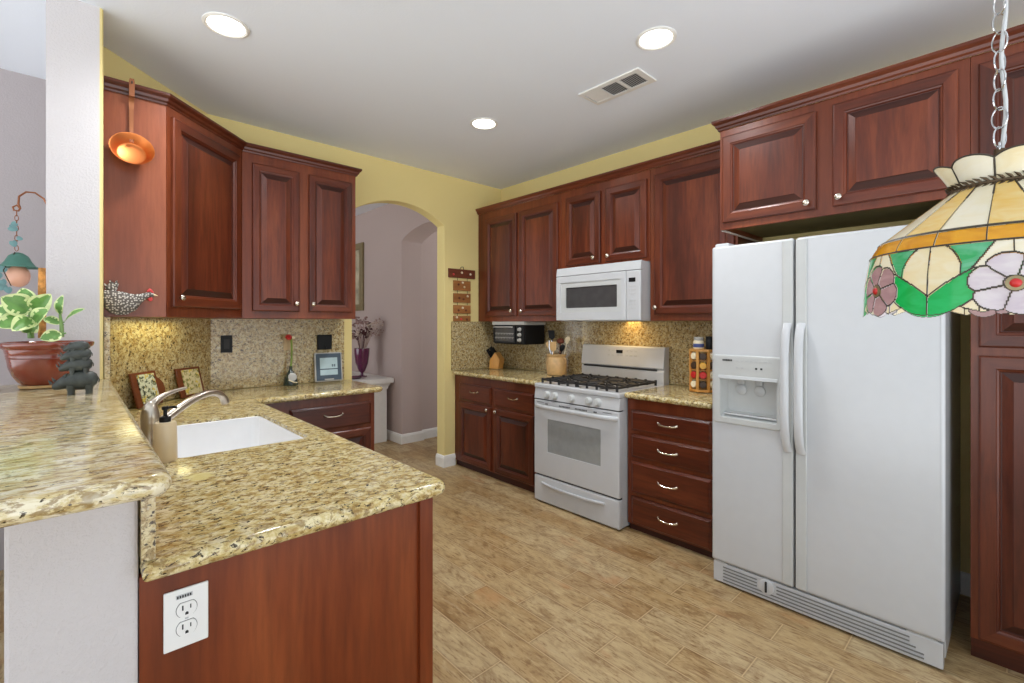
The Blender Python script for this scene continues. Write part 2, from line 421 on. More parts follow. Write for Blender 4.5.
    def slab(s, outline, holes, z0, z1, r, mat=0, T=None, seg=5):
        """plate with a rounded nose of radius r round its outline and clean vertical holes (outline counter-clockwise)"""
        n = len(outline); half = (z1 - z0) / 2; rr = min(r, half)
        prof = []
        if rr > 0:
            for i in range(seg + 1):
                a = -math.pi / 2 + math.pi / 2 * i / seg; prof.append((-r * (1 - math.cos(a)), z0 + rr + rr * math.sin(a)))
            for i in range(seg + 1):
                a = math.pi / 2 * i / seg; prof.append((-r * (1 - math.cos(a)), z1 - rr + rr * math.sin(a)))
        else: prof = [(0, z0), (0, z1)]
        b0 = len(s.v)
        s.sweep(outline, prof, mat, True, True, T)
        q = len(prof)
        V0 = [Vector(s.v[b0 + i * q]) for i in range(n)]; V1 = [Vector(s.v[b0 + i * q + q - 1]) for i in range(n)]
        # flat coordinates for triangulation
        rings = []
        for i in range(n):
            p = Vector(outline[i]); d1 = (p - Vector(outline[i - 1])).normalized(); d2 = (Vector(outline[(i + 1) % n]) - p).normalized()
            a, b = Vector((d1.y, -d1.x)), Vector((d2.y, -d2.x)); m = (a + b).normalized(); k = 1 / max(0.25, m.dot(a))
            rings.append(Vector((p.x + m.x * prof[0][0] * k, p.y + m.y * prof[0][0] * k, 0)))
        polys = [rings] + [[Vector((x, y, 0)) for x, y in h] for h in holes]
        tris = geometry.tessellate_polygon(polys)
        flat = [p for h in polys for p in h]
        for zz in (z0, z1): s.add([(p.x, p.y, zz) for p in flat], [tuple(t) for t in tris], mat, False, T)
        for h in holes:
            m_ = len(h); vs = [(x, y, z0) for x, y in h] + [(x, y, z1) for x, y in h]
            s.add(vs, [(k, (k + 1) % m_, m_ + (k + 1) % m_, m_ + k) for k in range(m_)], mat, False, T)
        return s
    def prism(s, poly, d0, d1, axis='y', mats=(0, 0, 0), holes=()):
        """polygon (a, b) pushed along an axis: y -> (a, d, b), x -> (d, a, b), z -> (a, b, d); mats = near, far, rim"""
        def P(a, b, d): return {'y': (a, d, b), 'x': (d, a, b), 'z': (a, b, d)}[axis]
        polys = [[Vector((a, b, 0)) for a, b in poly]] + [[Vector((a, b, 0)) for a, b in h] for h in holes]
        tris = geometry.tessellate_polygon(polys); flat = [p for h in polys for p in h]
        for d, m in ((d0, mats[0]), (d1, mats[1])): s.add([P(p.x, p.y, d) for p in flat], [tuple(t) for t in tris], m)
        for h in polys:
            n = len(h); vs = [P(p.x, p.y, d0) for p in h] + [P(p.x, p.y, d1) for p in h]
            s.add(vs, [(k, (k + 1) % n, n + (k + 1) % n, n + k) for k in range(n)], mats[2])
        return s
    def loft(s, rings, mat=0, cap=True, T=None):
        n = len(rings[0]); vs = [p for r in rings for p in r]; fs = []
        for i in range(len(rings) - 1):
            for k in range(n): fs.append((i * n + k, i * n + (k + 1) % n, (i + 1) * n + (k + 1) % n, (i + 1) * n + k))
        if cap: fs.append(tuple(range(n))[::-1]); fs.append(tuple((len(rings) - 1) * n + k for k in range(n)))
        return s.add(vs, fs, mat, True, T)
    def build(s, name, mats, parent=None, bevel=0.0, seg=2, recalc=True, weld=False):
        me = bpy.data.meshes.new(name); me.from_pydata([tuple(v) for v in s.v], [], s.f)
        for m in (mats if isinstance(mats, (list, tuple)) else [mats]): me.materials.append(MT[m] if isinstance(m, str) else m)
        me.polygons.foreach_set('material_index', s.m); me.polygons.foreach_set('use_smooth', s.sm)
        bm = bmesh.new(); bm.from_mesh(me)
        bmesh.ops.remove_doubles(bm, verts=bm.verts, dist=1e-5)
        if recalc: bmesh.ops.recalc_face_normals(bm, faces=bm.faces)
        bm.to_mesh(me); bm.free()
        if any(s.sm): me.set_sharp_from_angle(angle=R(42))
        o = bpy.data.objects.new(name, me); C.objects.link(o)
        if parent is not None: o.parent = parent
        if bevel:
            b = o.modifiers.new('soft_edges', 'BEVEL'); b.width = bevel; b.segments = seg; b.limit_method = 'ANGLE'; b.angle_limit = R(50)
        return o

def tag(o, label, cat, group=None):
    o['label'] = label; o['category'] = cat
    if group: o['group'] = group
    return o
def thing(name, label, cat, loc=(0, 0, 0), rz=0.0, group=None):
    o = bpy.data.objects.new(name, None); C.objects.link(o); o.location = loc; o.rotation_euler = (0, 0, rz)
    o.empty_display_size = 0.05
    return tag(o, label, cat, group)
def struct(o): o['kind'] = 'structure'; return o
def part_label(o, label): o['label'] = label; return o
def copy_tree(o, parent=None):
    c = o.copy(); C.objects.link(c)
    if parent is not None: c.parent = parent
    for ch in [x for x in bpy.data.objects if x.parent == o]: copy_tree(ch, c)
    return c
def TR(x=0, y=0, z=0, rx=0, ry=0, rz=0):
    return Matrix.Translation((x, y, z)) @ Matrix.Rotation(rz, 4, 'Z') @ Matrix.Rotation(ry, 4, 'Y') @ Matrix.Rotation(rx, 4, 'X')
FACE = Matrix.Rotation(R(90), 4, 'X')          # lays a z-axis lathe along -y (towards the front of a unit)
def arc(cx, cy, r, a0, a1, n): return [(cx + r * math.cos(R(a0 + (a1 - a0) * i / n)), cy + r * math.sin(R(a0 + (a1 - a0) * i / n))) for i in range(n + 1)]
def rounded(pts, radii, n=6):
    out = []; N = len(pts)
    for i, p in enumerate(pts):
        r = radii[i]
        if r <= 0: out.append(tuple(p)); continue
        p = Vector(p); a = (Vector(pts[i - 1]) - p).normalized(); b = (Vector(pts[(i + 1) % N]) - p).normalized()
        ang = a.angle(b); t = r / math.tan(ang / 2); c = p + (a + b).normalized() * (r / math.sin(ang / 2))
        s0, s1 = p + a * t - c, p + b * t - c
        a0 = math.atan2(s0.y, s0.x); a1 = math.atan2(s1.y, s1.x); d = (a1 - a0 + math.pi) % (2 * math.pi) - math.pi
        out += [(c.x + r * math.cos(a0 + d * k / n), c.y + r * math.sin(a0 + d * k / n)) for k in range(n + 1)]
    return out
def rect(x0, x1, y0, y1, r=0, n=5): return rounded([(x0, y0), (x1, y0), (x1, y1), (x0, y1)], [r] * 4, n)
FW = (math.sin(YAW), math.cos(YAW)); RT = (math.cos(YAW), -math.sin(YAW))
def at(u, v, d):
    """room point that lies at depth d along the sight line measured in the photograph"""
    k = d * (u - 512) / FPX
    return Vector((d * FW[0] + k * RT[0], d * FW[1] + k * RT[1], EYE + d * (323 - v) / FPX))

# ------------------------------------------------------------------ the room
CEIL = 2.78
BAR = 1.12
struct(MB().box(-2.6, 6.0, -1.5, 8.0, -0.08, 0.0).build('floor', 'floor'))
struct(MB().box(-2.6, 6.0, -1.5, 8.0, CEIL, CEIL + 0.1).build('ceiling', 'ceiling'))
# arched wall between kitchen and hall
AX0, AX1, SPR, RISE = 1.67, 2.577, 2.295, 0.145
def arch_pts(a0, a1, spring, rise, n=24):
    hw = (a1 - a0) / 2; rad = (hw * hw + rise * rise) / (2 * rise); cx = (a0 + a1) / 2; cz = spring + rise - rad
    t = math.asin(hw / rad)
    return [(cx + rad * math.sin(-t + 2 * t * i / n), cz + rad * math.cos(-t + 2 * t * i / n)) for i in range(n + 1)]
out = [(0.60, 0), (AX0, 0)] + arch_pts(AX0, AX1, SPR, RISE) + [(AX1, 0), (3.42, 0), (3.42, CEIL), (0.60, CEIL)]
struct(MB().prism(out, 3.72, 3.84, 'y', (0, 1, 0)).build('wall_back', ['yellow', 'mauve'], bevel=0.006))
struct(MB().box(3.30, 3.42, -1.5, 3.72, 0, CEIL).build('wall_right', 'yellow'))
# wing wall that ends in the white column, with the slanted corner of the kitchen
m = MB()
pl = [(-0.086, 2.80), (0.085, 2.80), (0.094, 2.803), (0.098, 2.812), (0.10, 3.165), (0.655, 3.72), (0.655, 3.84), (-0.086, 3.84)]
m.add([(x, y, z) for z in (0, CEIL) for x, y in pl],
      [(k, (k + 1) % 8, 8 + (k + 1) % 8, 8 + k) for k in range(8)] + [tuple(range(8)), tuple(range(8, 16))], [0, 1, 1, 1, 1, 1, 2, 0, 0, 0])
struct(m.build('wall_left', ['white_wall', 'yellow', 'mauve']))
struct(MB().box(-0.086, 0.092, 1.16, 2.80, 0, BAR - 0.038).build('wall_half', 'white_wall', bevel=0.006))
struct(MB().box(-2.6, -0.086, 3.84, 3.96, 0, CEIL).build('wall_dining', 'greige'))
# hall beyond the arch, with a second arched opening
H = 2.72
hout = [(4.76, 0), (8.0, 0), (8.0, CEIL), (3.84, CEIL), (3.84, 2.30)] + [(3.84 + (4.76 - 3.84) * i / 20, 2.30 + 0.125 * math.sin(math.pi * (0.12 + 0.88 * i / 20)) ** 0.8 if i < 20 else 2.30) for i in range(1, 21)]
struct(MB().prism(hout, H, H + 0.27, 'x', (0, 0, 0)).build('wall_hall', 'mauve', bevel=0.006))
struct(MB().box(H + 0.27, 4.6, 4.80, 4.92, 0, CEIL).build('wall_niche', 'mauve'))
struct(MB().box(-2.6, 6.0, 7.9, 8.0, 0, CEIL).build('wall_far', 'mauve'))
bbp = [(0, 0), (0.016, 0), (0.016, 0.085), (0.010, 0.105), (0.0, 0.11)]
struct(MB().sweep([(AX1, 3.84), (AX1, 3.72), (2.70, 3.72)], bbp).build('baseboard_arch', 'trim_white'))
struct(MB().sweep([(H, 7.9), (H, 4.76), (H + 0.27, 4.76), (H + 0.27, 4.80), (4.5, 4.80)], bbp).build('baseboard_hall', 'trim_white'))
struct(MB().sweep([(3.30, 1.2), (3.30, -0.6)], bbp).build('baseboard_right', 'trim_white'))

# ------------------------------------------------------------------ cabinet parts
def hw_knob(x, z, y, parent):
    prof = [(0.0045, 0), (0.0045, 0.010), (0.006, 0.013), (0.0135, 0.017), (0.0155, 0.021), (0.013, 0.025), (0.006, 0.0275), (1e-5, 0.028)]
    return MB().lathe(prof, 16, 0, TR(x, y, z) @ FACE).build('knob', 'knob', parent)
def hw_pull(x, z, y, parent, L=0.115):
    pts = []; rs = []
    for i in range(15):
        t = -1 + 2 * i / 14
        pts.append((x + t * L / 2, y - 0.006 - 0.020 * (1 - t ** 4), z - 0.007 * (1 - t * t) + 0.004 * (abs(t) > 0.9)))
        rs.append(0.0045 + 0.0035 * (abs(t) ** 3))
    mb = MB().tube(pts, rs, 8, flat=(1.0, 0.7))
    for sx in (-1, 1): mb.lathe([(0.006, 0), (0.005, 0.012)], 10, 0, TR(x + sx * L / 2 * 0.94, y, z) @ FACE)
    return mb.build('handle', 'knob', parent)
def panel_door(x0, x1, z0, z1, parent, y=0.0, t=0.02, rail=0.058, name='door', raise_w=0.036):
    f = y - t
    prof = [(0, y), (0, f + 0.005), (0.004, f + 0.001), (0.008, f), (rail - 0.013, f), (rail - 0.010, f + 0.004), (rail - 0.004, f + 0.006), (rail, f + 0.013),
            (rail + 0.004, f + 0.0135), (rail + raise_w - 0.004, f + 0.0035), (rail + raise_w, f + 0.001)]
    L = [[(x0 + i, d, z0 + i), (x1 - i, d, z0 + i), (x1 - i, d, z1 - i), (x0 + i, d, z1 - i)] for i, d in prof]
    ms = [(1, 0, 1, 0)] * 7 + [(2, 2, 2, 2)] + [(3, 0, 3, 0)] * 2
    return MB().loops(L, ms).build(name, ['cherry', 'cherry_h', 'toe', 'cherry_bevel'], parent)
def slab_drawer(x0, x1, z0, z1, parent, y=0.0, t=0.02):
    f = y - t
    prof = [(0, y), (0, f + 0.008), (0.004, f + 0.006), (0.011, f + 0.0025), (0.014, f), (0.018, f)]
    L = [[(x0 + i, d, z0 + i), (x1 - i, d, z0 + i), (x1 - i, d, z1 - i), (x0 + i, d, z1 - i)] for i, d in prof]
    return MB().loops(L, [(0, 0, 0, 0)] * 5).build('drawer', ['cherry_h'], parent)
def carcass(x0, x1, z0, z1, depth, parent, mat='cherry_frame', y0=0.0):
    return MB().box(x0, x1, y0, depth, z0, z1).build('body', mat, parent, bevel=0.0015)

S = R(-90)   # units on the stove wall: local x runs towards smaller Y, local y into the wall
UZ0, UZ1 = 1.385, 2.46
UG = 'cherry wall cabinets'
# --- wall cabinet in the far corner
c = thing('wall_cabinet', 'two-door cherry wall cabinet over the knife block, in the corner by the arch', 'cabinet', (2.99, 3.715, 0), S, UG)
carcass(0, 1.10, UZ0, UZ1, 0.295, c)
d = panel_door(0.125, 0.57, UZ0 + 0.05, 2.385, c); hw_knob(0.515, 1.480, -0.02, d)
d = panel_door(0.610, 1.075, UZ0 + 0.05, 2.385, c); hw_knob(0.648, 1.480, -0.02, d)
# --- above microwave
c = thing('wall_cabinet', 'short two-door cherry wall cabinet directly above the microwave', 'cabinet', (2.99, 2.612, 0), S, UG)
carcass(0, 0.83, 1.812, UZ1, 0.295, c)
d = panel_door(0.060, 0.408, 1.838, 2.395, c); hw_knob(0.352, 1.880, -0.02, d)
d = panel_door(0.458, 0.810, 1.838, 2.395, c); hw_knob(0.490, 1.880, -0.02, d)
# --- single door cabinet beside fridge
c = thing('wall_cabinet', 'single-door cherry wall cabinet between the microwave and the refrigerator', 'cabinet', (2.99, 1.779, 0), S, UG)
carcass(0, 0.60, UZ0, UZ1, 0.295, c)
d = panel_door(0.040, 0.585, UZ0 + 0.045, 2.405, c); hw_knob(0.056, 1.478, -0.02, d)
# --- fridge cabinet: box with a hollow underside
c = thing('wall_cabinet', 'deep two-door cherry cabinet above the white refrigerator', 'cabinet', (2.69, 1.158, 0), S, UG)
mb = MB(); mb.box(0, 1.02, 0, 0.02, 1.895, UZ1); mb.box(0, 0.018, 0.02, 0.60, 1.897, UZ1); mb.box(1.002, 1.02, 0.02, 0.60, 1.897, UZ1); mb.box(0.018, 1.002, 0.02, 0.60, UZ1 - 0.02, UZ1)
mb.build('body', 'cherry_frame', c, bevel=0.0012)
part_label(MB().box(0.018, 1.002, 0.02, 0.60, 1.925, 1.94).build('underside', 'underside', c), 'olive unfinished underside panel')
MB().box(0.0, 0.018, 0.022, 0.60, 1.893, 1.897).build('edge_band', 'trim_white', c)
d = panel_door(0.018, 0.475, 1.932, 2.415, c); hw_knob(0.438, 1.966, -0.02, d)
d = panel_door(0.545, 0.985, 1.932, 2.420, c); hw_knob(0.572, 1.970, -0.02, d)
# --- pantry
c = thing('pantry_cabinet', 'tall cherry pantry cabinet at the end of the run beside the refrigerator', 'cabinet', (2.69, 0.137, 0), S)
carcass(0, 0.62, 0.085, UZ1, 0.60, c)
MB().box(0.0, 0.62, 0.022, 0.60, 0, 0.085).build('toe_kick', 'cherry_h', c)
d = panel_door(0.024, 0.60, 0.095, 1.238, c, rail=0.062); hw_knob(0.56, 1.15, -0.02, d)
d = panel_door(0.024, 0.60, 1.272, 2.415, c, rail=0.062); hw_knob(0.56, 1.36, -0.02, d)

# --- arch-wall wall cabinet and the slanted corner cabinet
c = thing('wall_cabinet', 'two-door cherry wall cabinet beside the arch, above the small display', 'cabinet', (0.795, 3.415, 0), 0, UG)
carcass(0, 0.765, 1.40, UZ1 + 0.02, 0.295, c)
d = panel_door(0.058, 0.352, 1.448, 2.415, c, rail=0.052); hw_knob(0.330, 1.503, -0.02, d)
d = panel_door(0.418, 0.730, 1.448, 2.415, c, rail=0.052); hw_knob(0.442, 1.503, -0.02, d)
c = thing('corner_cabinet', 'slanted one-door cherry corner cabinet with copper pan hung on its side', 'cabinet', (0.345, 2.96, 0), R(45))
s2 = math.sqrt(0.5)
def to45(x, y): dx, dy = x - 0.345, y - 2.96; return ((dx + dy) * s2, (dy - dx) * s2)
plan = [to45(*p) for p in ((0.104, 2.96), (0.345, 2.96), (0.790, 3.405), (0.790, 3.712), (0.655, 3.712), (0.104, 3.163))]
MB().prism(plan, 1.40, UZ1 + 0.02, 'z').build('body', 'cherry_lit', c, bevel=0.0015)
MB().box(0.0, 0.625, -0.004, 0.002, 1.402, UZ1 + 0.02).build('face_frame', 'cherry_frame', c)
d = panel_door(0.024, 0.590, 1.455, 2.43, c, y=-0.004, rail=0.062); hw_knob(0.062, 1.502, -0.024, d)

# --- crown mouldings
crown = [(0.0, 2.458), (0.005, 2.458), (0.007, 2.467), (0.014, 2.474), (0.018, 2.486), (0.027, 2.494), (0.031, 2.500), (0.031, 2.512), (0.0, 2.512)]
up_ = [(o, z + 0.02) for o, z in crown]
tag(MB().sweep([(0.104, 2.956), (0.345, 2.956), (0.790, 3.401), (0.795, 3.411), (1.565, 3.411), (1.565, 3.715)], up_).build('crown_molding', 'cherry_h'),
    'cherry crown molding along the slanted corner cabinet and its neighbour by the arch', 'molding')
tag(MB().sweep([(2.985, 3.716), (2.985, 1.158)], crown).build('crown_molding', 'cherry_y'),
    'long cherry crown molding over the microwave wall of cabinets', 'molding')
tag(MB().sweep([(3.28, 1.162), (2.685, 1.162), (2.685, -0.49)], crown).build('crown_molding', 'cherry_y'),
    'cherry crown molding over the refrigerator cabinet and the pantry', 'molding')

# --- base cabinets
BG = 'cherry base cabinets'
CT = 0.876
c = thing('base_cabinet', 'dark cherry base cabinet with two drawers and two doors under the knife block', 'cabinet', (2.700, 3.715, 0), S, BG)
carcass(0, 1.145, 0.055, CT, 0.585, c)
MB().box(0, 1.145, 0.022, 0.585, 0, 0.055).build('toe_kick', 'toe', c)
for x0, x1, kx in ((0.085, 0.550, 0.515), (0.600, 1.075, 0.582 + 0.05)):
    d = slab_drawer(x0, x1, 0.645, 0.800, c); hw_pull((x0 + x1) / 2 + 0.01, 0.742, -0.02, d)
    d = panel_door(x0, x1, 0.070, 0.622, c); hw_knob(kx if x0 < 0.2 else x0 + 0.032, 0.602, -0.02, d)
c = thing('base_cabinet', 'cherry base cabinet with four stacked drawers beside the refrigerator', 'cabinet', (2.702, 1.775, 0), S, BG)
carcass(0, 0.575, 0.045, CT, 0.585, c)
MB().box(0, 0.575, 0.025, 0.585, 0, 0.045).build('toe_kick', 'toe', c)
for z0, z1 in ((0.668, 0.800), (0.492, 0.640), (0.262, 0.464), (0.055, 0.234)):
    d = slab_drawer(0.036, 0.568, z0, z1, c); hw_pull(0.300, (z0 + z1) / 2 + 0.006, -0.02, d, 0.13)
c = thing('base_cabinet', 'cherry base cabinet with one drawer over a door beside the arch', 'cabinet', (0.80, 3.16, 0), 0, BG)
carcass(0.005, 0.785, 0.09, CT, 0.545, c)
MB().box(0.005, 0.785, 0.06, 0.545, 0, 0.09).build('toe_kick', 'toe', c)
d = slab_drawer(0.205, 0.752, 0.655, 0.815, c); hw_pull(0.478, 0.750, -0.02, d, 0.13)
d = panel_door(0.205, 0.752, 0.115, 0.630, c); hw_knob(0.23, 0.58, -0.02, d)
# peninsula (sink) cabinet: its end panel faces the camera, its doors face the stove; hollow inside for the sink bowl
c = thing('sink_cabinet', 'cherry peninsula cabinet under the sink with a plain end panel and outlet', 'cabinet', (0.757, 1.160, 0), R(90), BG)
W_ = 1.95
mb = MB(); mb.box(0.02, W_, 0.0, 0.02, 0.09, CT); mb.box(0.02, W_, 0.61, 0.63, 0.0, CT); mb.box(W_ - 0.02, W_, 0.02, 0.61, 0.0, CT); mb.box(0.02, W_, 0.02, 0.61, 0.09, 0.11)
mb.build('body', 'cherry', c)
MB().box(0.0, 0.02, 0.002, 0.664, 0.0, CT).build('end_panel', ['cherry_panel'], c)
MB().box(-0.012, 0.0, 0.0, 0.042, 0.0, CT).build('corner_stile', 'cherry_panel', c, bevel=0.002)
MB().box(0.02, W_, 0.06, 0.075, 0, 0.09).build('toe_kick', 'toe', c)
for k in range(3):
    x0 = 0.05 + k * 0.62
    d = panel_door(x0, x0 + 0.57, 0.115, 0.63, c); hw_knob(x0 + 0.03, 0.58, -0.02, d)
    d = slab_drawer(x0, x0 + 0.57, 0.655, 0.815, c); hw_pull(x0 + 0.285, 0.745, -0.02, d)

# ------------------------------------------------------------------ stone
NZ = 0.019
sink_hole = rect(0.245, 0.692, 1.925, 2.625, 0.04, 6)
outl = rounded([(0.094, 1.116), (0.798, 1.116), (0.798, 3.105), (1.640, 3.105), (1.640, 3.70), (0.675, 3.698), (0.103, 3.126), (0.103, 2.796), (0.094, 2.796)], [0, 0.045, 0.03, 0.05, 0, 0, 0, 0, 0])
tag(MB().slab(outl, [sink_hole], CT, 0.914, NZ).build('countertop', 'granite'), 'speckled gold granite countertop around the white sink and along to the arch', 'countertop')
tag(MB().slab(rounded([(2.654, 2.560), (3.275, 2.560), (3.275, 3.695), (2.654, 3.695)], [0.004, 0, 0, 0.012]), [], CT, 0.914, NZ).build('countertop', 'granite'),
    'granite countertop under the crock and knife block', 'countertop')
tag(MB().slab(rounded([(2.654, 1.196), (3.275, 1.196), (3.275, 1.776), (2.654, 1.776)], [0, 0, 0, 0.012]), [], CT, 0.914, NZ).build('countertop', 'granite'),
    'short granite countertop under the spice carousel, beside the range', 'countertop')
tag(MB().slab(rounded([(-0.46, 0.957), (0.123, 0.957), (0.123, 2.795), (-0.46, 2.795)], [0.05, 0.03, 0, 0.05]), [], BAR - 0.038, BAR, NZ).build('bar_top', 'granite_bar'),
    'raised granite bar top carrying the potted plant', 'countertop')
sp = 0.02
tag(MB().box(0.094, 0.116, 1.135, 2.795, 0.915, BAR - 0.039).build('backsplash', 'granite_splash'), 'low granite strip rising from the sink countertop to the raised bar', 'backsplash')
mb = MB()
mb.prism([(0.102, 2.83), (0.122, 2.83), (0.122, 3.147), (0.675, 3.70), (1.595, 3.70), (1.595, 3.719), (0.668, 3.719), (0.102, 3.155)], 0.915, 1.398, 'z')
tag(mb.build('backsplash', 'granite_splash'), 'granite backsplash wrapping the slanted corner behind the two tile plaques', 'backsplash')
mb = MB(); mb.prism([(2.655, 3.719), (2.655, 3.70), (3.28, 3.70), (3.28, 1.20), (3.299, 1.20), (3.299, 3.719)], 0.915, 1.383, 'z')
tag(mb.build('backsplash', 'granite_splash'), 'granite backsplash behind the range, crock and knife block', 'backsplash')

# ------------------------------------------------------------------ sink, faucet, soap
def ring3(pts, z): return [(x, y, z) for x, y in pts]
mb = MB()
mb.loft([ring3(rect(0.2455, 0.6915, 1.9255, 2.6245, 0.040, 6), 0.899), ring3(rect(0.250, 0.687, 1.93, 2.62, 0.038, 6), 0.901), ring3(rect(0.255, 0.682, 1.935, 2.615, 0.038, 6), 0.898),
         ring3(rect(0.262, 0.675, 1.942, 2.608, 0.038, 6), 0.74), ring3(rect(0.272, 0.665, 1.952, 2.598, 0.05, 6), 0.71), ring3(rect(0.30, 0.637, 1.98, 2.57, 0.04, 6), 0.695)], cap=False)
mb.add(ring3(rect(0.30, 0.637, 1.98, 2.57, 0.04, 6), 0.695), [tuple(range(len(rect(0, 1, 0, 1, 0.04, 6))))])
mb.loft([ring3(rect(0.2455, 0.6915, 1.9255, 2.6245, 0.040, 6), 0.899), ring3(rect(0.2465, 0.6905, 1.9265, 2.6235, 0.04, 6), 0.73), ring3(rect(0.27, 0.66, 1.95, 2.6, 0.05, 6), 0.68)], cap=False)
sk = thing('kitchen_sink', 'white undermount single-bowl sink set into the granite peninsula', 'sink', (0, 0, 0))
mb.build('basin', 'sink', sk, recalc=False)
MB().lathe([(0.001, 0.699), (0.028, 0.698), (0.038, 0.700), (0.042, 0.697)], 20, 0, TR(0.46, 2.28, 0)).build('drain', 'chrome', sk)
fa = thing('kitchen_faucet', 'brushed nickel single-lever faucet arching over the white sink', 'faucet', (0.195, 2.06, 0.914))
MB().lathe([(0.034, 0), (0.034, 0.006), (0.030, 0.010), (0.0275, 0.014), (0.0265, 0.105), (0.028, 0.11), (0.0265, 0.115), (0.028, 0.122), (0.0265, 0.145), (0.020, 0.168), (0.010, 0.182), (1e-5, 0.186)], 24).build('body', 'nickel', fa)
def bez(p, n=18):
    p = [Vector(q) for q in p]; out = []
    for i in range(n + 1):
        t = i / n; q = p[:]
        while len(q) > 1: q = [q[k].lerp(q[k + 1], t) for k in range(len(q) - 1)]
        out.append(q[0])
    return out
pts = bez([(0.010, 0.01, 0.085), (0.10, 0.075, 0.150), (0.20, 0.165, 0.205), (0.265, 0.218, 0.178), (0.275, 0.226, 0.118)], 22)
MB().tube(pts, [0.0175 - 0.004 * min(1, i / 12) for i in range(19)] + [0.0140, 0.0155, 0.016, 0.016], 14).build('spout', 'nickel', fa)
pts = bez([(-0.006, -0.008, 0.150), (0.010, 0.008, 0.195), (0.055, 0.035, 0.205), (0.115, 0.078, 0.212)], 12)
MB().tube(pts, [0.017, 0.0165, 0.0155, 0.014, 0.0125, 0.011, 0.0095, 0.0085, 0.0075, 0.0068, 0.0062, 0.006, 0.0055], 12).build('lever', 'nickel', fa)
sd = thing('soap_dispenser', 'beige soap dispenser bottle with black pump beside the faucet', 'soap dispenser', (0.222, 1.925, 0.914))
MB().lathe([(0.032, 0), (0.034, 0.004), (0.0335, 0.06), (0.031, 0.124), (0.028, 0.129), (1e-5, 0.130)], 28).build('bottle', 'beige_plastic', sd)
pm = MB().lathe([(0.016, 0.129), (0.016, 0.145), (0.009, 0.147), (0.0055, 0.149), (0.0055, 0.168), (0.010, 0.170), (0.010, 0.180), (1e-5, 0.181)], 16); pm.tube([(0, 0, 0.174), (0.02, 0.012, 0.174), (0.033, 0.02, 0.170)], 0.0045, 8)
part_label(pm.build('pump', 'black', sd), 'black pump head')

# ------------------------------------------------------------------ range
g = thing('gas_range', 'white gas range with black grates between the two granite countertops', 'range', (2.612, 2.558, 0), S)
GW = 0.776
MB().box(0.004, GW - 0.004, 0.045, 0.655, 0.012, 0.89).build('body', 'appliance', g, bevel=0.003)
MB().box(0.03, GW - 0.03, 0.06, 0.62, 0.0, 0.014).build('base', 'dark_gap', g)
MB().box(-0.001, GW + 0.001, 0.0, 0.60, 0.872, 0.908).build('cooktop', 'appliance', g, bevel=0.010, seg=3)
mb = MB(); mb.prism([(0.0, 0.792), (0.06, 0.792), (0.06, 0.872), (0.012, 0.872)], 0.0, GW, 'x')
cp = mb.build('control_panel', 'appliance', g, bevel=0.003)
MB().box(0.004, GW - 0.004, 0.02, 0.06, 0.786, 0.793).build('shadow_gap', 'dark_gap', g)
for x in (0.130, 0.212, 0.372, 0.524, 0.602):
    kb = MB().lathe([(0.029, 0), (0.0285, 0.006), (0.025, 0.010), (0.023, 0.024), (0.020, 0.027), (1e-5, 0.0275)], 20, 0, TR(x, 0.006, 0.828) @ Matrix.Rotation(R(82), 4, 'X'))
    kb.box(-0.0035, 0.0035, -0.015, 0.015, 0.020, 0.031, 0, TR(x, 0.006, 0.828) @ Matrix.Rotation(R(82), 4, 'X'))
    kb.build('knob', 'appliance_trim', cp)
# oven door
dr = MB().slab(rect(0.0, GW, 0.216, 0.784, 0.006), [rect(0.137, 0.628, 0.398, 0.648, 0.004)], 0.0, 0.042, 0.006, T=Matrix(((1, 0, 0, 0), (0, 0, -1, 0.042), (0, 1, 0, 0), (0, 0, 0, 1))))
dr = dr.build('oven_door', 'appliance', g)
MB().box(0.130, 0.635, 0.004, 0.010, 0.392, 0.655).build('window', 'oven_glass', dr)
for x0, x1 in ((0.120, 0.145), (0.255, 0.360), (0.405, 0.515), (0.57, 0.60)):
    mb = MB()
    nn = max(1, int((x1 - x0) / 0.012))
    for q in range(nn): mb.box(x0 + q * (x1 - x0) / nn, x0 + (q + 0.62) * (x1 - x0) / nn, -0.001, 0.003, 0.754, 0.765)
    mb.build('vent_slot', 'dark_gap', dr)
for x0, x1 in ((0.03, 0.10), (0.645, 0.72)): MB().box(x0, x1, -0.001, 0.003, 0.766, 0.769).build('vent_slot', 'dark_gap', dr)
pts = [(0.012 + (GW - 0.024) * i / 20, 0.004 - 0.040 * (1 - abs(-1 + i / 10) ** 6), 0.738) for i in range(21)]
MB().tube(pts, 0.0165, 10, flat=(1.0, 0.55), up=(0, 0, 1)).build('handle', 'appliance', dr)
dw = MB().slab(rect(0.0, GW, 0.012, 0.203, 0.006), [], 0.0, 0.042, 0.008, T=Matrix(((1, 0, 0, 0), (0, 0, -1, 0.042), (0, 1, 0, 0), (0, 0, 0, 1)))).build('storage_drawer', 'appliance', g)
pts = [(0.085 + 0.575 * i / 20, -0.002 - 0.012 * (1 - abs(-1 + i / 10) ** 4), 0.155 - 0.010 * (1 - (-1 + i / 10) ** 2)) for i in range(21)]
MB().tube(pts, 0.011, 8, flat=(1.0, 0.8)).build('handle', 'appliance', dw)
MB().box(0.006, GW - 0.006, 0.02, 0.05, 0.203, 0.216).build('shadow_gap', 'dark_gap', g)
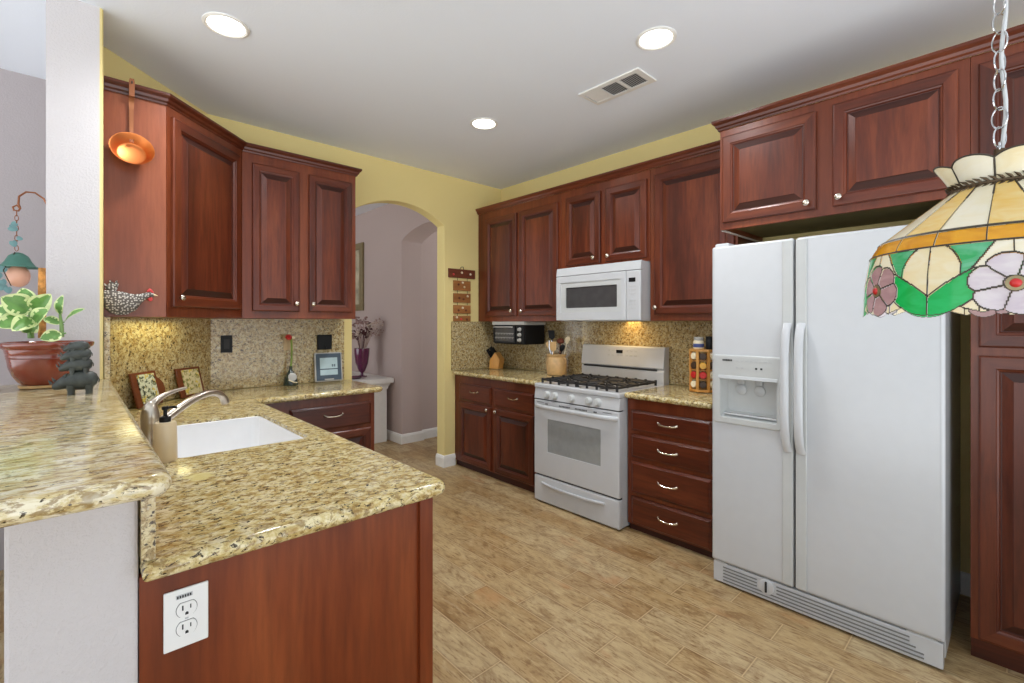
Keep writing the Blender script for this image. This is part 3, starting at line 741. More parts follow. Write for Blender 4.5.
# backguard
mb = MB(); mb.prism([(0.575, 0.90), (0.655, 0.90), (0.655, 1.19), (0.600, 1.19), (0.588, 1.185), (0.568, 1.030), (0.580, 1.022), (0.580, 1.012), (0.575, 1.005)], 0.004, GW - 0.004, 'x')
bgd = mb.build('backguard', 'appliance', g, bevel=0.004)
MB().box(0.03, GW - 0.06, 0.572, 0.582, 1.010, 1.022).build('shadow_gap', 'dark_gap', bgd)
mb = MB(); mb.box(0.355, 0.412, 0.5765, 0.582, 1.130, 1.155); mb.build('display', 'black', bgd)
for k, (x, z) in enumerate([(0.27, 1.148), (0.31, 1.148), (0.27, 1.112), (0.31, 1.112), (0.36, 1.112), (0.39, 1.112), (0.44, 1.148), (0.48, 1.148), (0.52, 1.148), (0.44, 1.112), (0.48, 1.112), (0.52, 1.112)]):
    y_ = 0.568 + (z - 1.03) * 0.129
    MB().box(x, x + 0.026, y_ - 0.0016, y_ + 0.004, z - 0.006, z + 0.008).build('button', 'appliance_grey', bgd)
# burners and grates
for bx, by in ((0.20, 0.16), (0.20, 0.43), (0.575, 0.16), (0.575, 0.43)):
    b = MB().lathe([(0.062, 0.908), (0.055, 0.914), (0.036, 0.916), (0.036, 0.926), (0.030, 0.931), (1e-5, 0.933)], 22, 0, TR(bx, by, 0)).build('burner', 'iron', g)
for gx0, gx1 in ((0.045, 0.383), (0.393, 0.731)):
    mb = MB(); y0, y1 = 0.045, 0.535; zt = 0.934; b = 0.0085
    def bar(p, q, dz=0): 
        mb.tube([(*p, zt + dz), (*q, zt + dz)], b, 6)
    for q in (y0, (y0 + y1) / 2, y1): bar((gx0, q), (gx1, q))
    for q in (gx0, gx1): bar((q, y0), (q, y1))
    cx = (gx0 + gx1) / 2
    for cy in ((y0 * 3 + y1) / 4, (y0 + 3 * y1) / 4):
        for dx, dy in ((1, 0), (-1, 0), (0, 1), (0, -1), (0.7, 0.7), (-0.7, 0.7), (0.7, -0.7), (-0.7, -0.7)):
            ex, ey = cx + dx * 0.165, cy + dy * 0.118
            mb.tube([(cx + dx * 0.035, cy + dy * 0.035, zt + 0.006), (cx + dx * 0.08, cy + dy * 0.08, zt + 0.008), (ex, ey, zt)], b, 6)
    for px in (gx0 + 0.002, gx0 + 0.085, cx, gx1 - 0.085, gx1 - 0.002):
        for py in (y0, y0 + 0.12, (y0 + y1) / 2, y1 - 0.12, y1): mb.tube([(px, py, 0.906 if py in (y0, y1) else zt - 0.01), (px, py, zt + 0.014)], 0.010, 6)
    mb.build('grate', 'iron', g)

# ------------------------------------------------------------------ microwave
mw = thing('microwave', 'white over-the-range microwave hung above the gas range', 'microwave', (2.88, 2.572, 0), S)
MWW = 0.782
MB().box(0.003, MWW - 0.003, 0.03, 0.415, 1.389, 1.808).build('body', 'appliance', mw, bevel=0.003)
MB().box(0.02, MWW - 0.02, 0.04, 0.40, 1.384, 1.389).build('underside', 'appliance_grey', mw)
mb = MB(); mb.prism([(0.0, 1.745), (0.04, 1.745), (0.04, 1.81), (0.012, 1.81)], 0.0, MWW, 'x'); mb.build('top_grille', 'appliance', mw, bevel=0.003)
FT = lambda th: Matrix(((1, 0, 0, 0), (0, 0, -1, th), (0, 1, 0, 0), (0, 0, 0, 1)))
dr = MB().slab(rect(0.0, 0.662, 1.389, 1.742, 0.006), [rect(0.045, 0.620, 1.452, 1.690, 0.012)], 0, 0.035, 0.006, T=FT(0.035)).build('door', 'appliance', mw)
fr = MB().slab(rect(0.044, 0.621, 1.451, 1.691, 0.012), [rect(0.097, 0.584, 1.488, 1.651, 0.006)], 0, 0.02, 0.002, T=FT(0.026)).build('window_frame', 'appliance_trim', dr)
MB().box(0.09, 0.59, 0.014, 0.020, 1.482, 1.657).build('window', 'micro_glass', fr)
cp = MB().slab(rect(0.666, MWW, 1.389, 1.742, 0.006), [], 0, 0.035, 0.006, T=FT(0.035)).build('control_panel', 'appliance', mw)
MB().box(0.688, 0.742, -0.002, 0.002, 1.660, 1.690).build('display', 'black', cp)
for r_ in range(7):
    for q in range(3):
        if r_ == 3: continue
        MB().box(0.687 + q * 0.021, 0.702 + q * 0.021, -0.0012, 0.002, 1.625 - r_ * 0.026, 1.634 - r_ * 0.026).build('button', 'appliance_grey', cp)

# ------------------------------------------------------------------ refrigerator
fg = thing('refrigerator', 'white side-by-side refrigerator with ice and water dispenser', 'refrigerator', (2.484, 1.115, 0), S)
MB().box(0.004, 0.914, 0.075, 0.765, 0.025, 1.752).build('body', 'appliance', fg, bevel=0.004)
fz = MB().slab(rect(0.0, 0.390, 0.118, 1.772, 0.012), [rect(0.046, 0.322, 0.878, 1.088, 0.012)], 0, 0.066, 0.014, T=FT(0.066)).build('freezer_door', 'appliance', fg)
fd = MB().slab(rect(0.399, 0.918, 0.118, 1.772, 0.012), [], 0, 0.066, 0.014, T=FT(0.066)).build('fridge_door', 'appliance', fg)
MB().box(0.385, 0.404, 0.02, 0.075, 0.12, 1.765).build('door_gap', 'dark_gap', fg)
for x0, x1, dd in ((0.343, 0.389, fz), (0.400, 0.446, fd)):
    MB().box(x0, x1, -0.007, 0.004, 0.128, 1.762).build('edge_trim', 'appliance_trim', dd, bevel=0.005, seg=3)
for x, dd in ((0.366, fz), (0.423, fd)):
    pts = []
    for i in range(25):
        t = -1 + i / 12; pts.append((x, -0.006 - 0.045 * (1 - t ** 4) ** 0.8, 1.065 + 0.300 * t))
    MB().tube(pts, [0.019 if abs(-1 + i / 12) < 0.95 else 0.021 for i in range(25)], 12, flat=(0.55, 1.0), up=(0, -1, 0)).build('handle', 'appliance', dd)
# dispenser
ds = MB().slab(rect(0.012, 0.338, 0.850, 1.205, 0.014), [rect(0.048, 0.320, 0.880, 1.086, 0.010)], 0, 0.012, 0.006, T=FT(0.004)).build('dispenser', 'appliance_trim', fz)
mb = MB()
mb.loft([[(x, 0.0, z) for x, z in rect(0.046, 0.322, 0.878, 1.088, 0.012)], [(x, 0.030, z) for x, z in rect(0.054, 0.314, 0.892, 1.084, 0.014)], [(x, 0.060, z) for x, z in rect(0.062, 0.306, 0.912, 1.082, 0.02)]], cap=False)
rr_ = rect(0.062, 0.306, 0.912, 1.082, 0.02); mb.add([(x, 0.060, z) for x, z in rr_], [tuple(range(len(rr_)))])
mb.build('recess', 'appliance_trim', ds)
MB().box(0.060, 0.312, 0.008, 0.055, 0.896, 0.902).build('drip_tray', 'appliance', ds)
mb = MB(); mb.prism([(-0.016, 1.082), (-0.002, 1.082), (-0.002, 1.100), (-0.010, 1.100)], 0.040, 0.326, 'x'); mb.build('hood_lip', 'appliance_grey', ds, bevel=0.003)
for x in (0.135, 0.225):
    mb = MB(); mb.box(x - 0.016, x + 0.016, 0.036, 0.048, 1.055, 1.085); mb.lathe([(0.024, 0), (0.026, 0.008), (0.016, 0.012), (1e-5, 0.013)], 16, 0, TR(x, 0.055, 1.025) @ FACE)
    mb.build('paddle', 'appliance_grey', ds, bevel=0.002)
mb = MB(); x = 0.062
for wd in (0.007, 0.006, 0.007, 0.008, 0.005, 0.006): mb.box(x, x + wd, -0.0095, -0.007, 1.174, 1.183); x += wd + 0.0018
mb.build('badge', 'dark_gap', ds)
for k in range(8): MB().box(0.13 + k * 0.022, 0.146 + k * 0.022, -0.0092, -0.007, 1.174, 1.179).build('legend', 'appliance_grey', ds)
for x in (0.130, 0.155, 0.222, 0.246): MB().box(x, x + 0.010, -0.0095, -0.007, 1.138, 1.147).build('button', 'appliance_grey' if x < 0.2 else 'dark_gap', ds)
# toe grille
gr = MB().box(0.008, 0.912, 0.006, 0.05, 0.012, 0.112).build('toe_grille', 'appliance', fg, bevel=0.003)
for k in range(5):
    z = 0.026 + k * 0.0165
    for x0, x1 in (((0.06, 0.225), (0.315, 0.83 - 0.02 * (k > 2))) if k > 1 else ((0.06, 0.855),)): MB().box(x0, x1, 0.002, 0.012, z, z + 0.0045).build('slot', 'slot_grey', gr)
mb = MB(); mb.lathe([(0.038, 0), (0.037, 0.008), (0.030, 0.010), (1e-5, 0.0105)], 24, 0, TR(0.270, 0.008, 0.078) @ FACE)
dl = mb.build('filter_cap', 'appliance', gr); MB().box(0.2655, 0.2745, -0.010, 0.0, 0.052, 0.104).build('grip', 'dark_gap', dl, bevel=0.003)
for x0, x1 in ((0.012, 0.075), (0.80, 0.895)):
    part_label(MB().box(x0, x1, 0.008, 0.05, 0.106, 0.118).build('hinge_bracket', 'appliance_grey', fg), 'grey metal lower hinge')
for x0, x1 in ((0.012, 0.085), (0.83, 0.905)): MB().box(x0, x1, 0.012, 0.12, 1.752, 1.788).build('hinge_cover', 'appliance', fg, bevel=0.008, seg=3)

# ------------------------------------------------------------------ ceiling fittings
LG = 'recessed ceiling lights'
def can(x, y, label, r=0.098):
    t = thing('ceiling_light', label, 'ceiling light', (x, y, CEIL), 0, LG)
    MB().lathe([(r, -0.0005), (r, -0.004), (r * 0.9, -0.008), (r * 0.80, -0.004), (r * 0.80, -0.0005)], 36, cap=False).build('trim_ring', 'trim_white', t)
    part_label(MB().lathe([(1e-5, -0.0035), (r * 0.6, -0.0035), (r * 0.80, -0.002)], 36, cap=False).build('lens', 'lens', t), 'glowing frosted lens')
    d = bpy.data.lights.new('can_light', 'SPOT'); d.energy = 60; d.color = (0.95, 0.97, 1.0); d.spot_size = R(150); d.spot_blend = 0.9; d.shadow_soft_size = 0.09
    o = bpy.data.objects.new('can_light', d); C.objects.link(o); o.location = (x, y, CEIL - 0.03)
can(0.53, 2.56, 'recessed ceiling light above the sink')
can(2.114, 1.227, 'recessed ceiling light beside the air vent')
can(2.124, 2.577, 'recessed ceiling light in front of the arch and corner cabinets')
v = thing('ceiling_vent', 'white ceiling air vent with two dark louvered sections', 'vent', (2.375, 1.64, CEIL))
mb = MB(); fr_out = rect(-0.10, 0.10, -0.21, 0.21, 0.004); wins = [rect(-0.066, 0.066, -0.175, -0.062, 0), rect(-0.066, 0.066, -0.045, 0.068, 0), rect(-0.066, 0.066, 0.085, 0.19, 0)]
mb.slab(fr_out, wins, -0.009, -0.0005, 0.003); mb.build('frame', 'trim_white', v)
MB().box(-0.07, 0.07, -0.18, 0.195, -0.003, -0.0008).build('duct_backing', 'dark_gap', v)
for y0, n, tilt, lm in ((-0.175, 9, 12, 'appliance_grey'), (-0.045, 9, 12, 'appliance_grey'), (0.085, 8, -6, 'trim_white')):
    for k in range(n):
        MB().box(-0.066, 0.066, -0.0062 if tilt < 0 else -0.0026, 0.0062 if tilt < 0 else 0.0026, -0.0005, 0.0005, T=TR(0, y0 + 0.006 + k * 0.0125, -0.0065, rx=R(tilt))).build('louver', lm, v)

# ------------------------------------------------------------------ outlets
def outlet(name, label, M_, plate, socket, w_=0.076, h_=0.119, decor=False):
    t = thing(name, label, 'outlet'); t.matrix_world = M_
    MB().box(-w_ / 2, w_ / 2, -0.006, -0.0004, -h_ / 2, h_ / 2).build('cover_plate', plate, t, bevel=0.002)
    if decor:
        MB().box(-0.0165, 0.0165, -0.0085, -0.005, -0.034, 0.034).build('rocker', socket, t, bevel=0.001)
    else:
        for z in (0.0175, -0.0205):
            f = MB(); pts = arc(0, 0, 0.0172, -52, 52, 8) + arc(0, 0, 0.0172, 128, 232, 8)
            f.prism([(x, zz + z) for x, zz in pts], -0.0085, -0.005, 'y'); f = f.build('socket', socket, t)
            rg = MB(); rg.prism([(x * 1.07, zz * 1.07 + z) for x, zz in pts], -0.0066, -0.005, 'y'); rg.build('socket_shadow_ring', 'slot_grey', f)  # grey ring puts the shadow round the socket into colour
            hs = MB(); hs.box(-0.0082, -0.0058, -0.0092, -0.007, z - 0.001, z + 0.009); hs.box(0.0055, 0.0075, -0.0092, -0.007, z, z + 0.008)
            hs.prism([(-0.0028, z - 0.011), (0.0028, z - 0.011), (0.0028, z - 0.007), (0, z - 0.0048), (-0.0028, z - 0.007)], -0.0092, -0.007, 'y'); hs.build('slot', 'dark_gap', f)
    return t
o1 = outlet('wall_outlet', 'white double outlet on the cherry end panel of the peninsula', TR(0.1685, 1.160, 0.772), 'outlet_white', 'outlet_white')
MB().box(-0.018, 0.010, -0.0075, -0.005, 0.041, 0.049).build('marker_label', 'appliance_grey', o1)
mb = MB()
for k in range(6): mb.box(-0.0165 + k * 0.0043, -0.0137 + k * 0.0043, -0.0082, -0.0072, 0.0425, 0.0475)
mb.build('marker_text', 'dark_gap', o1)
MB().box(-0.003, 0.003, -0.0072, -0.005, -0.0035, -0.0005).build('screw', 'appliance_grey', o1)
outlet('wall_outlet', 'dark outlet on the backsplash nearest the slanted corner', TR(0.767, 3.70, 1.226), 'black', 'iron', 0.07, 0.118, True)
outlet('wall_outlet', 'tan outlet cover on the backsplash behind the flower bottle', TR(1.167, 3.70, 1.222), 'tan_plate', 'tan_plate', 0.07, 0.112, True)
outlet('wall_outlet', 'dark outlet on the narrow granite return beside the white column', TR(0.122, 3.02, 1.18, rz=R(90)), 'black', 'iron', 0.07, 0.118, True)
ad = thing('power_adapter', 'square black power adapter plugged in above the small display', 'adapter', (1.430, 3.70, 1.222))
MB().box(-0.055, 0.055, -0.030, -0.0004, -0.058, 0.056).build('housing', 'black', ad, bevel=0.006)
MB().tube([(0, -0.028, -0.02), (0.004, -0.036, -0.05), (0.0, -0.030, -0.058)], 0.004, 6).build('cable', 'black', ad)

# ------------------------------------------------------------------ on the counter by the slanted corner
def plaque(label, x, y, rz, art, w_, h_, handle):
    t = thing('tile_plaque', label, 'plaque', (x, y, 0.9145), rz, 'tile plaques on the counter')
    lean = R(-14)
    T = Matrix.Rotation(lean, 4, 'X')
    ol = [(-w_ / 2, 0.0), (w_ / 2, 0.0)]
    if handle: ol += [(w_ / 2 + 0.004, 0.02), (w_ / 2 + 0.035, 0.045), (w_ / 2 + 0.046, 0.075), (w_ / 2 + 0.040, 0.115), (w_ / 2 + 0.020, 0.140), (w_ / 2 + 0.002, 0.150)]
    ol += [(w_ / 2, h_), (-w_ / 2, h_)]
    Z2Y = Matrix(((1, 0, 0, 0), (0, 0, -1, 0), (0, 1, 0, 0), (0, 0, 0, 1)))
    MB().slab(ol, [], 0, 0.014, 0.004, T=T @ Z2Y).build('board', 'walnut', t)
    MB().box(-w_ / 2 + 0.034, w_ / 2 - 0.022, -0.019, -0.0135, 0.016, h_ - 0.014, T=T).build('tile', art, t, bevel=0.001)
plaque('wooden tile plaque with jugs and a rounded side handle, nearest the white column', 0.303, 3.250, R(45) + R(4), 'art_a', 0.182, 0.190, True)
plaque('plain-edged wooden tile plaque with a landscape, standing by the granite corner', 0.538, 3.485, R(45) + R(-4), 'art_b', 0.186, 0.182, False)
bv = thing('flower_bottle', 'small dark green bottle holding one red flower on a tall stalk', 'bottle', (1.165, 3.635, 0.9145))
MB().lathe([(0.050, 0), (0.052, 0.006), (0.050, 0.020), (0.042, 0.055), (0.034, 0.080), (0.020, 0.100), (0.011, 0.112), (0.011, 0.135), (0.014, 0.140), (1e-5, 0.140)], 22).build('bottle', 'dark_green_glass', bv)
part_label(MB().lathe([(0.030, 0.0), (0.030, 0.006), (0.012, 0.010), (1e-5, 0.010)], 20, 0, TR(0, -0.034, 0.062, rx=R(70))).build('label_disc', 'device_rim', bv), 'silvery round emblem')
MB().tube([(0.03, -0.045, 0.02), (0.0, -0.056, 0.028), (-0.03, -0.045, 0.045)], 0.004, 6).build('ribbon', 'cream', bv)
MB().tube(bez([(0, 0, 0.13), (0.012, 0, 0.22), (0.002, -0.004, 0.345)], 10), 0.007, 8).build('stalk', 'stalk_green', bv)
mb = MB()
for k in range(6): mb.ball((-0.016 + 0.012 * math.cos(k * 1.05), -0.006 + 0.008 * math.sin(k * 1.05), 0.352 + 0.010 * math.sin(k * 1.05)), 0.012, 10, 6)
mb.build('flower', 'red', bv)
MB().ball((0.016, -0.004, 0.350), 0.014, 10, 8).build('bud', 'cream', bv)
dp = thing('weather_display', 'grey freestanding display with two pale screens on the counter by the arch', 'display', (1.452, 3.66, 0.9145), R(-4))
T = Matrix.Rotation(R(-8), 4, 'X'); Z2Y = Matrix(((1, 0, 0, 0), (0, 0, -1, 0), (0, 1, 0, 0), (0, 0, 0, 1)))
MB().slab(rect(-0.105, 0.105, 0.0, 0.225, 0.012), [], 0, 0.022, 0.004, T=T @ Z2Y).build('case', 'device_rim', dp)
MB().box(-0.094, 0.094, -0.026, -0.021, 0.010, 0.216, T=T).build('front', 'device_grey', dp)
mb = MB(); mb.box(-0.066, 0.066, -0.0275, -0.025, 0.100, 0.184, T=T); mb.build('screen', 'screen', dp)
mb = MB(); mb.box(-0.066, 0.066, -0.0275, -0.025, 0.050, 0.092, T=T); mb.build('screen', 'screen', dp)
mb = MB()
for x in (0.022, 0.038): 
    for z in (0.114, 0.124): mb.box(x, x + 0.011, -0.0285, -0.027, z, z + 0.0075, T=T)
mb.build('digits', 'device_grey', dp)
MB().box(-0.035, 0.035, -0.027, -0.021, 0.012, 0.022, T=T).build('button_bar', 'device_rim', dp)

# ------------------------------------------------------------------ on the corner cabinet's side: pan and hen
pn = thing('copper_pan', 'small copper pan hanging by its long handle on the side of the corner cabinet', 'pan', (0.206, 2.959, 2.205))
PT = Matrix.Rotation(R(72), 4, 'X')
MB().lathe([(1e-5, 0.0), (0.052, 0.0), (0.056, 0.004), (0.082, 0.050), (0.086, 0.052), (0.084, 0.049), (0.058, 0.007), (0.050, 0.003), (1e-5, 0.003)], 32, 0, TR(0, -0.022, -0.015) @ PT).build('bowl', 'copper', pn)
mb = MB(); mb.loft([[(x * w_, y, z) for x, y in ((-1, -0.003), (1, -0.003), (1, 0.003), (-1, 0.003))] for w_, z in ()]) if False else None
mb = MB()
hp = [(-0.030, 0.040, 0.0085), (-0.018, 0.065, 0.0075), (-0.010, 0.12, 0.008), (-0.008, 0.20, 0.009), (-0.012, 0.24, 0.0105), (-0.036, 0.262, 0.0105), (-0.040, 0.330, 0.011), (-0.040, 0.345, 0.008)]
mb.loft([[(-w_, y - 0.003, z), (w_, y - 0.003, z), (w_, y + 0.003, z), (-w_, y + 0.003, z)] for y, z, w_ in hp])
mb.build('handle', 'aged_copper', pn)
MB().tube([(0, -0.034, 0.322), (0, -0.048, 0.322), (0, -0.049, 0.330)], 0.003, 6).build('hook', 'iron', pn)

hn = thing('guinea_hen', 'speckled grey guinea hen ornament with a red comb on the cabinet side', 'ornament', (0.175, 2.959, 1.405))
def ering(c, rx, rz, ry, n=14, tilt=0.0):
    out = []
    for k in range(n):
        a = 2 * math.pi * k / n; out.append((c[0] + 0.0 - rx * 0 + math.sin(tilt) * rz * math.sin(a), c[1] + ry * math.cos(a), c[2] + math.cos(tilt) * rz * math.sin(a)))
    return out
spine = [(-0.073, 0.085, 0.012, 0.006, 0), (-0.070, 0.080, 0.040, 0.014, 0), (-0.050, 0.068, 0.056, 0.020, 0), (-0.020, 0.060, 0.058, 0.024, 0), (0.010, 0.060, 0.055, 0.024, 0.1),
         (0.035, 0.068, 0.042, 0.020, 0.3), (0.055, 0.082, 0.026, 0.014, 0.5), (0.075, 0.094, 0.017, 0.011, 0.5), (0.092, 0.102, 0.014, 0.010, 0.4), (0.105, 0.106, 0.014, 0.010, 0.2), (0.116, 0.104, 0.008, 0.006, 0)]
mb = MB(); mb.loft([ering((x, -0.025, z), 0, rz, ry, 14, -ti) for x, z, rz, ry, ti in spine])
for k in range(9):
    a = R(62 + k * 11); L = 0.055 + 0.008 * math.sin(k * 2)
    b0 = Vector((-0.040 + 0.004 * k * 0.3, -0.025, 0.108)); d_ = Vector((math.cos(a) * 0.8, 0.0, math.sin(a)))
    mb.tube([b0, b0 + d_ * L * 0.5 + Vector((0, 0.004 * (-1) ** k, 0)), b0 + d_ * L], [0.006, 0.0085, 0.003], 6, flat=(1, 0.5))
mb.build('body', 'hen', hn)
mb = MB(); mb.loft([ering((0.090, -0.025, 0.121), 0, 0.004, 0.003, 8), ering((0.100, -0.025, 0.127), 0, 0.010, 0.005, 8), ering((0.110, -0.025, 0.122), 0, 0.009, 0.005, 8), ering((0.117, -0.025, 0.114), 0, 0.004, 0.003, 8)]); mb.build('comb', 'comb_red', hn)
mb = MB(); mb.ball((0.103, -0.025, 0.084), 0.010, 10, 8, sc=(1, 0.5, 1.2)); mb.build('wattle', 'comb_red', hn)
mb = MB(); mb.lathe([(0.006, 0), (0.004, 0.010), (1e-5, 0.022)], 8, 0, TR(0.114, -0.025, 0.106, ry=R(105))); mb.build('beak', 'horn', hn)

# ------------------------------------------------------------------ plant and carved animals on the bar
pc = at(48, 380, 1.85)
pp = thing('potted_plant', 'variegated rubber plant in a glazed red-brown pot on the raised bar', 'plant', (pc.x, pc.y, BAR))
ph = [(0.085, 0.012), (0.100, 0.022), (0.122, 0.050), (0.134, 0.080), (0.139, 0.112), (0.142, 0.113), (0.140, 0.117), (0.143, 0.123), (0.141, 0.128), (0.145, 0.134), (0.147, 0.146), (0.163, 0.156), (0.167, 0.165), (0.165, 0.172), (0.158, 0.174), (0.148, 0.166), (0.140, 0.150)]
ph = [(r * 0.82, z * 1.02) for r, z in ph]
MB().lathe(ph, 44, cap=False, sy=0.92).lathe([(1e-5, 0.0122), (0.0697, 0.0122)], 44, cap=False, sy=0.92).build('pot', 'glaze', pp)
MB().lathe([(0.076, 0.0), (0.082, 0.003), (0.084, 0.012), (0.076, 0.0125), (1e-5, 0.0125)], 40, sy=0.92).build('saucer', 'stoneware', pp)
MB().lathe([(1e-5, 0.162), (0.08, 0.160), (0.117, 0.156)], 36, cap=False, sy=0.92).build('soil', 'soil', pp)
def rel(u, v, d): return at(u, v, d + 0.06) - Vector((pc.x, pc.y, BAR))
b0 = rel(31, 338, 1.80); MB().tube([b0, rel(30, 322, 1.79), rel(31, 306, 1.78)], [0.010, 0.008, 0.005], 8).build('stem', 'stem_green', pp)
MB().tube([rel(62, 337, 1.77), rel(61.5, 325, 1.77), rel(60, 314, 1.77)], [0.007, 0.006, 0.004], 8).build('stem', 'stem_green', pp)
part_label(MB().tube([rel(42, 338, 1.84), rel(42, 300, 1.84), rel(42, 268, 1.84)], [0.012, 0.0125, 0.011], 10).build('stake', 'cork', pp), 'brown cork support stake')
def leaf(base, tip, wd, bend, parent, face=0.0):
    base, tip = Vector(base), Vector(tip); ax = tip - base; L = ax.length; ax.normalize()
    view = Vector((0.05, -1, 0.45)).normalized()
    side = ax.cross(view).normalized(); nr = side.cross(ax).normalized()
    side = (side * math.cos(face) + nr * math.sin(face)).normalized(); nr = side.cross(ax).normalized()
    n, m_ = 12, 8; vs, fs, ms = [], [], []
    for i in range(n + 1):
        t = i / n; wid = wd * (math.sin(math.pi * t ** 0.85) ** 0.75) + 0.0012
        for j in range(m_ + 1):
            q = -1 + 2 * j / m_
            vs.append(base + ax * (L * t) + side * (wid * q) + nr * (bend * math.sin(math.pi * t) - 0.25 * wid * (1 - abs(q)) ))
    for i in range(n):
        for j in range(m_):
            fs.append((i * (m_ + 1) + j, i * (m_ + 1) + j + 1, (i + 1) * (m_ + 1) + j + 1, (i + 1) * (m_ + 1) + j))
            e = j in (0, m_ - 1) or (j in (1, m_ - 2) and random.random() < 0.35) or i in (0, n - 1) and random.random() < 0.6
            ms.append(1 if e else 0)
    mb = MB(); mb.add(vs, fs, ms, True); mb.tube([base - ax * 0.012, base], 0.003, 6, 0)
    return mb.build('leaf', ['leaf_green', 'leaf_cream'], parent, recalc=False)
for bu, bv_, tu, tv, wd, d0, d1, fc in (
        (31, 311, 1, 297, 0.044, 1.77, 1.70, 0.2), (30, 318, -3, 327, 0.040, 1.76, 1.68, -0.2), (31, 308, 22, 288, 0.030, 1.80, 1.80, 0.3), (32, 312, 51, 294, 0.034, 1.78, 1.76, -0.4),
        (31, 324, 49, 309, 0.030, 1.76, 1.70, -0.3), (62, 334, 40, 339, 0.024, 1.75, 1.70, 0.1), (60, 315, 63, 295, 0.017, 1.78, 1.76, 0.7), (64, 322, 85, 309, 0.019, 1.78, 1.74, 0.4),
        (61, 324, 44, 318, 0.016, 1.79, 1.80, 0.2), (30, 314, -8, 309, 0.034, 1.82, 1.86, 0.3), (31, 318, 12, 331, 0.030, 1.74, 1.64, 0.2), (30, 333, 24, 322, 0.018, 1.77, 1.74, 0.4), (31, 332, 38, 322, 0.018, 1.77, 1.75, -0.3)):
    leaf(rel(bu, bv_, d0), rel(tu, tv, d1), wd, 0.012, pp, fc)

ac = at(77, 390, 1.665); ac.z = BAR
an = thing('animal_figurine', 'dark carved figurine of animals stacked on one another beside the pot', 'figurine', ac, R(174))
def beast(parent, z, L, name):
    """stout four-legged animal facing +x, feet at z"""
    mb = MB()
    sp_ = [(-0.52, 0.46, 0.04), (-0.49, 0.46, 0.17), (-0.38, 0.45, 0.27), (-0.18, 0.44, 0.315), (0.05, 0.43, 0.30), (0.18, 0.43, 0.26), (0.28, 0.41, 0.225), (0.38, 0.37, 0.195), (0.47, 0.32, 0.16), (0.54, 0.29, 0.12), (0.59, 0.28, 0.06)]
    mb.loft([[(x * L, 0.80 * r * L * math.cos(2 * math.pi * k / 12), z + (h + r * math.sin(2 * math.pi * k / 12)) * L) for k in range(12)] for x, h, r in sp_])
    for lx in (-0.30, 0.14):
        for ly in (-0.13, 0.13): mb.lathe([(0.085 * L, 0), (0.08 * L, 0.10 * L), (0.12 * L, 0.30 * L)], 10, 0, TR(lx * L, ly * L, z))
    for ly in (-0.10, 0.10): mb.lathe([(0.05 * L, 0), (0.045 * L, 0.07 * L), (1e-5, 0.14 * L)], 8, 0, TR(0.30 * L, ly * L, z + 0.56 * L, ry=R(-25)))
    for q, h in ((0.60, 0.36), (0.52, 0.44)): mb.lathe([(0.045 * L, 0), (0.028 * L, 0.08 * L), (1e-5, 0.17 * L)], 8, 0, TR(q * L, 0, z + h * L, ry=R(30)))
    mb.tube([(-0.49 * L, 0, z + 0.56 * L), (-0.55 * L, 0, z + 0.44 * L), (-0.54 * L, 0, z + 0.34 * L)], 0.018 * L, 6)
    return mb.build(name, 'stone_dark', parent)
beast(an, 0.0, 0.108, 'animal')
for k, (z_, L_) in enumerate(((0.078, 0.080), (0.117, 0.074), (0.150, 0.062))): beast(an, z_ - 0.010, L_, 'animal')

# ------------------------------------------------------------------ lantern on the other face of the wing wall
lt = thing('hanging_lantern', 'green-shaded lantern with a peach globe hanging from a copper scroll bracket', 'lantern', (-0.087, 3.2, 1.93))
q = lambda x, z: (x + 0.087, 0.0, z - 1.93)
MB().tube([q(-0.087, 1.86), q(-0.090, 1.93), q(-0.105, 1.968), q(-0.135, 1.992), q(-0.165, 1.990), q(-0.188, 1.965), q(-0.190, 1.93), q(-0.184, 1.91), q(-0.190, 1.896), q(-0.205, 1.897), q(-0.208, 1.912), q(-0.195, 1.922), q(-0.186, 1.910)], 0.0042, 8).build('bracket', 'aged_copper', lt)
MB().box(-0.006, 0.0, -0.02, 0.02, -0.12, 0.02).build('wall_plate', 'aged_copper', lt)
for k in range(8):
    z = 1.885 - k * 0.0235
    pts = [(q(-0.196, z)[0] + (0.006 * math.cos(a) if k % 2 else 0), 0 if k % 2 else 0.006 * math.cos(a), z - 1.93 + 0.014 * math.sin(a)) for a in [2 * math.pi * i / 12 for i in range(12)]]
    MB().tube(pts, 0.0016, 5, closed=True).build('chain_link', 'aged_copper', lt)
cx = -0.190 + 0.087
T = TR(cx, 0, 0)
MB().lathe([(1e-5, -0.228), (0.016, -0.232), (0.034, -0.246), (0.046, -0.272), (0.058, -0.290), (0.072, -0.297), (0.071, -0.301), (0.056, -0.296), (0.040, -0.285)], 28, 0, T).build('lamp_shade', 'verdigris', lt)
MB().ball((cx, 0, -0.340), 0.045, 22, 14, sc=(0.92, 0.92, 1.15)).build('globe', 'peach_glass', lt)
MB().tube([(cx - 0.010, -0.02, -0.23), (cx - 0.045, -0.05, -0.32), (cx - 0.02, -0.055, -0.39)], 0.0022, 6).build('vine_wire', 'bronze', lt)
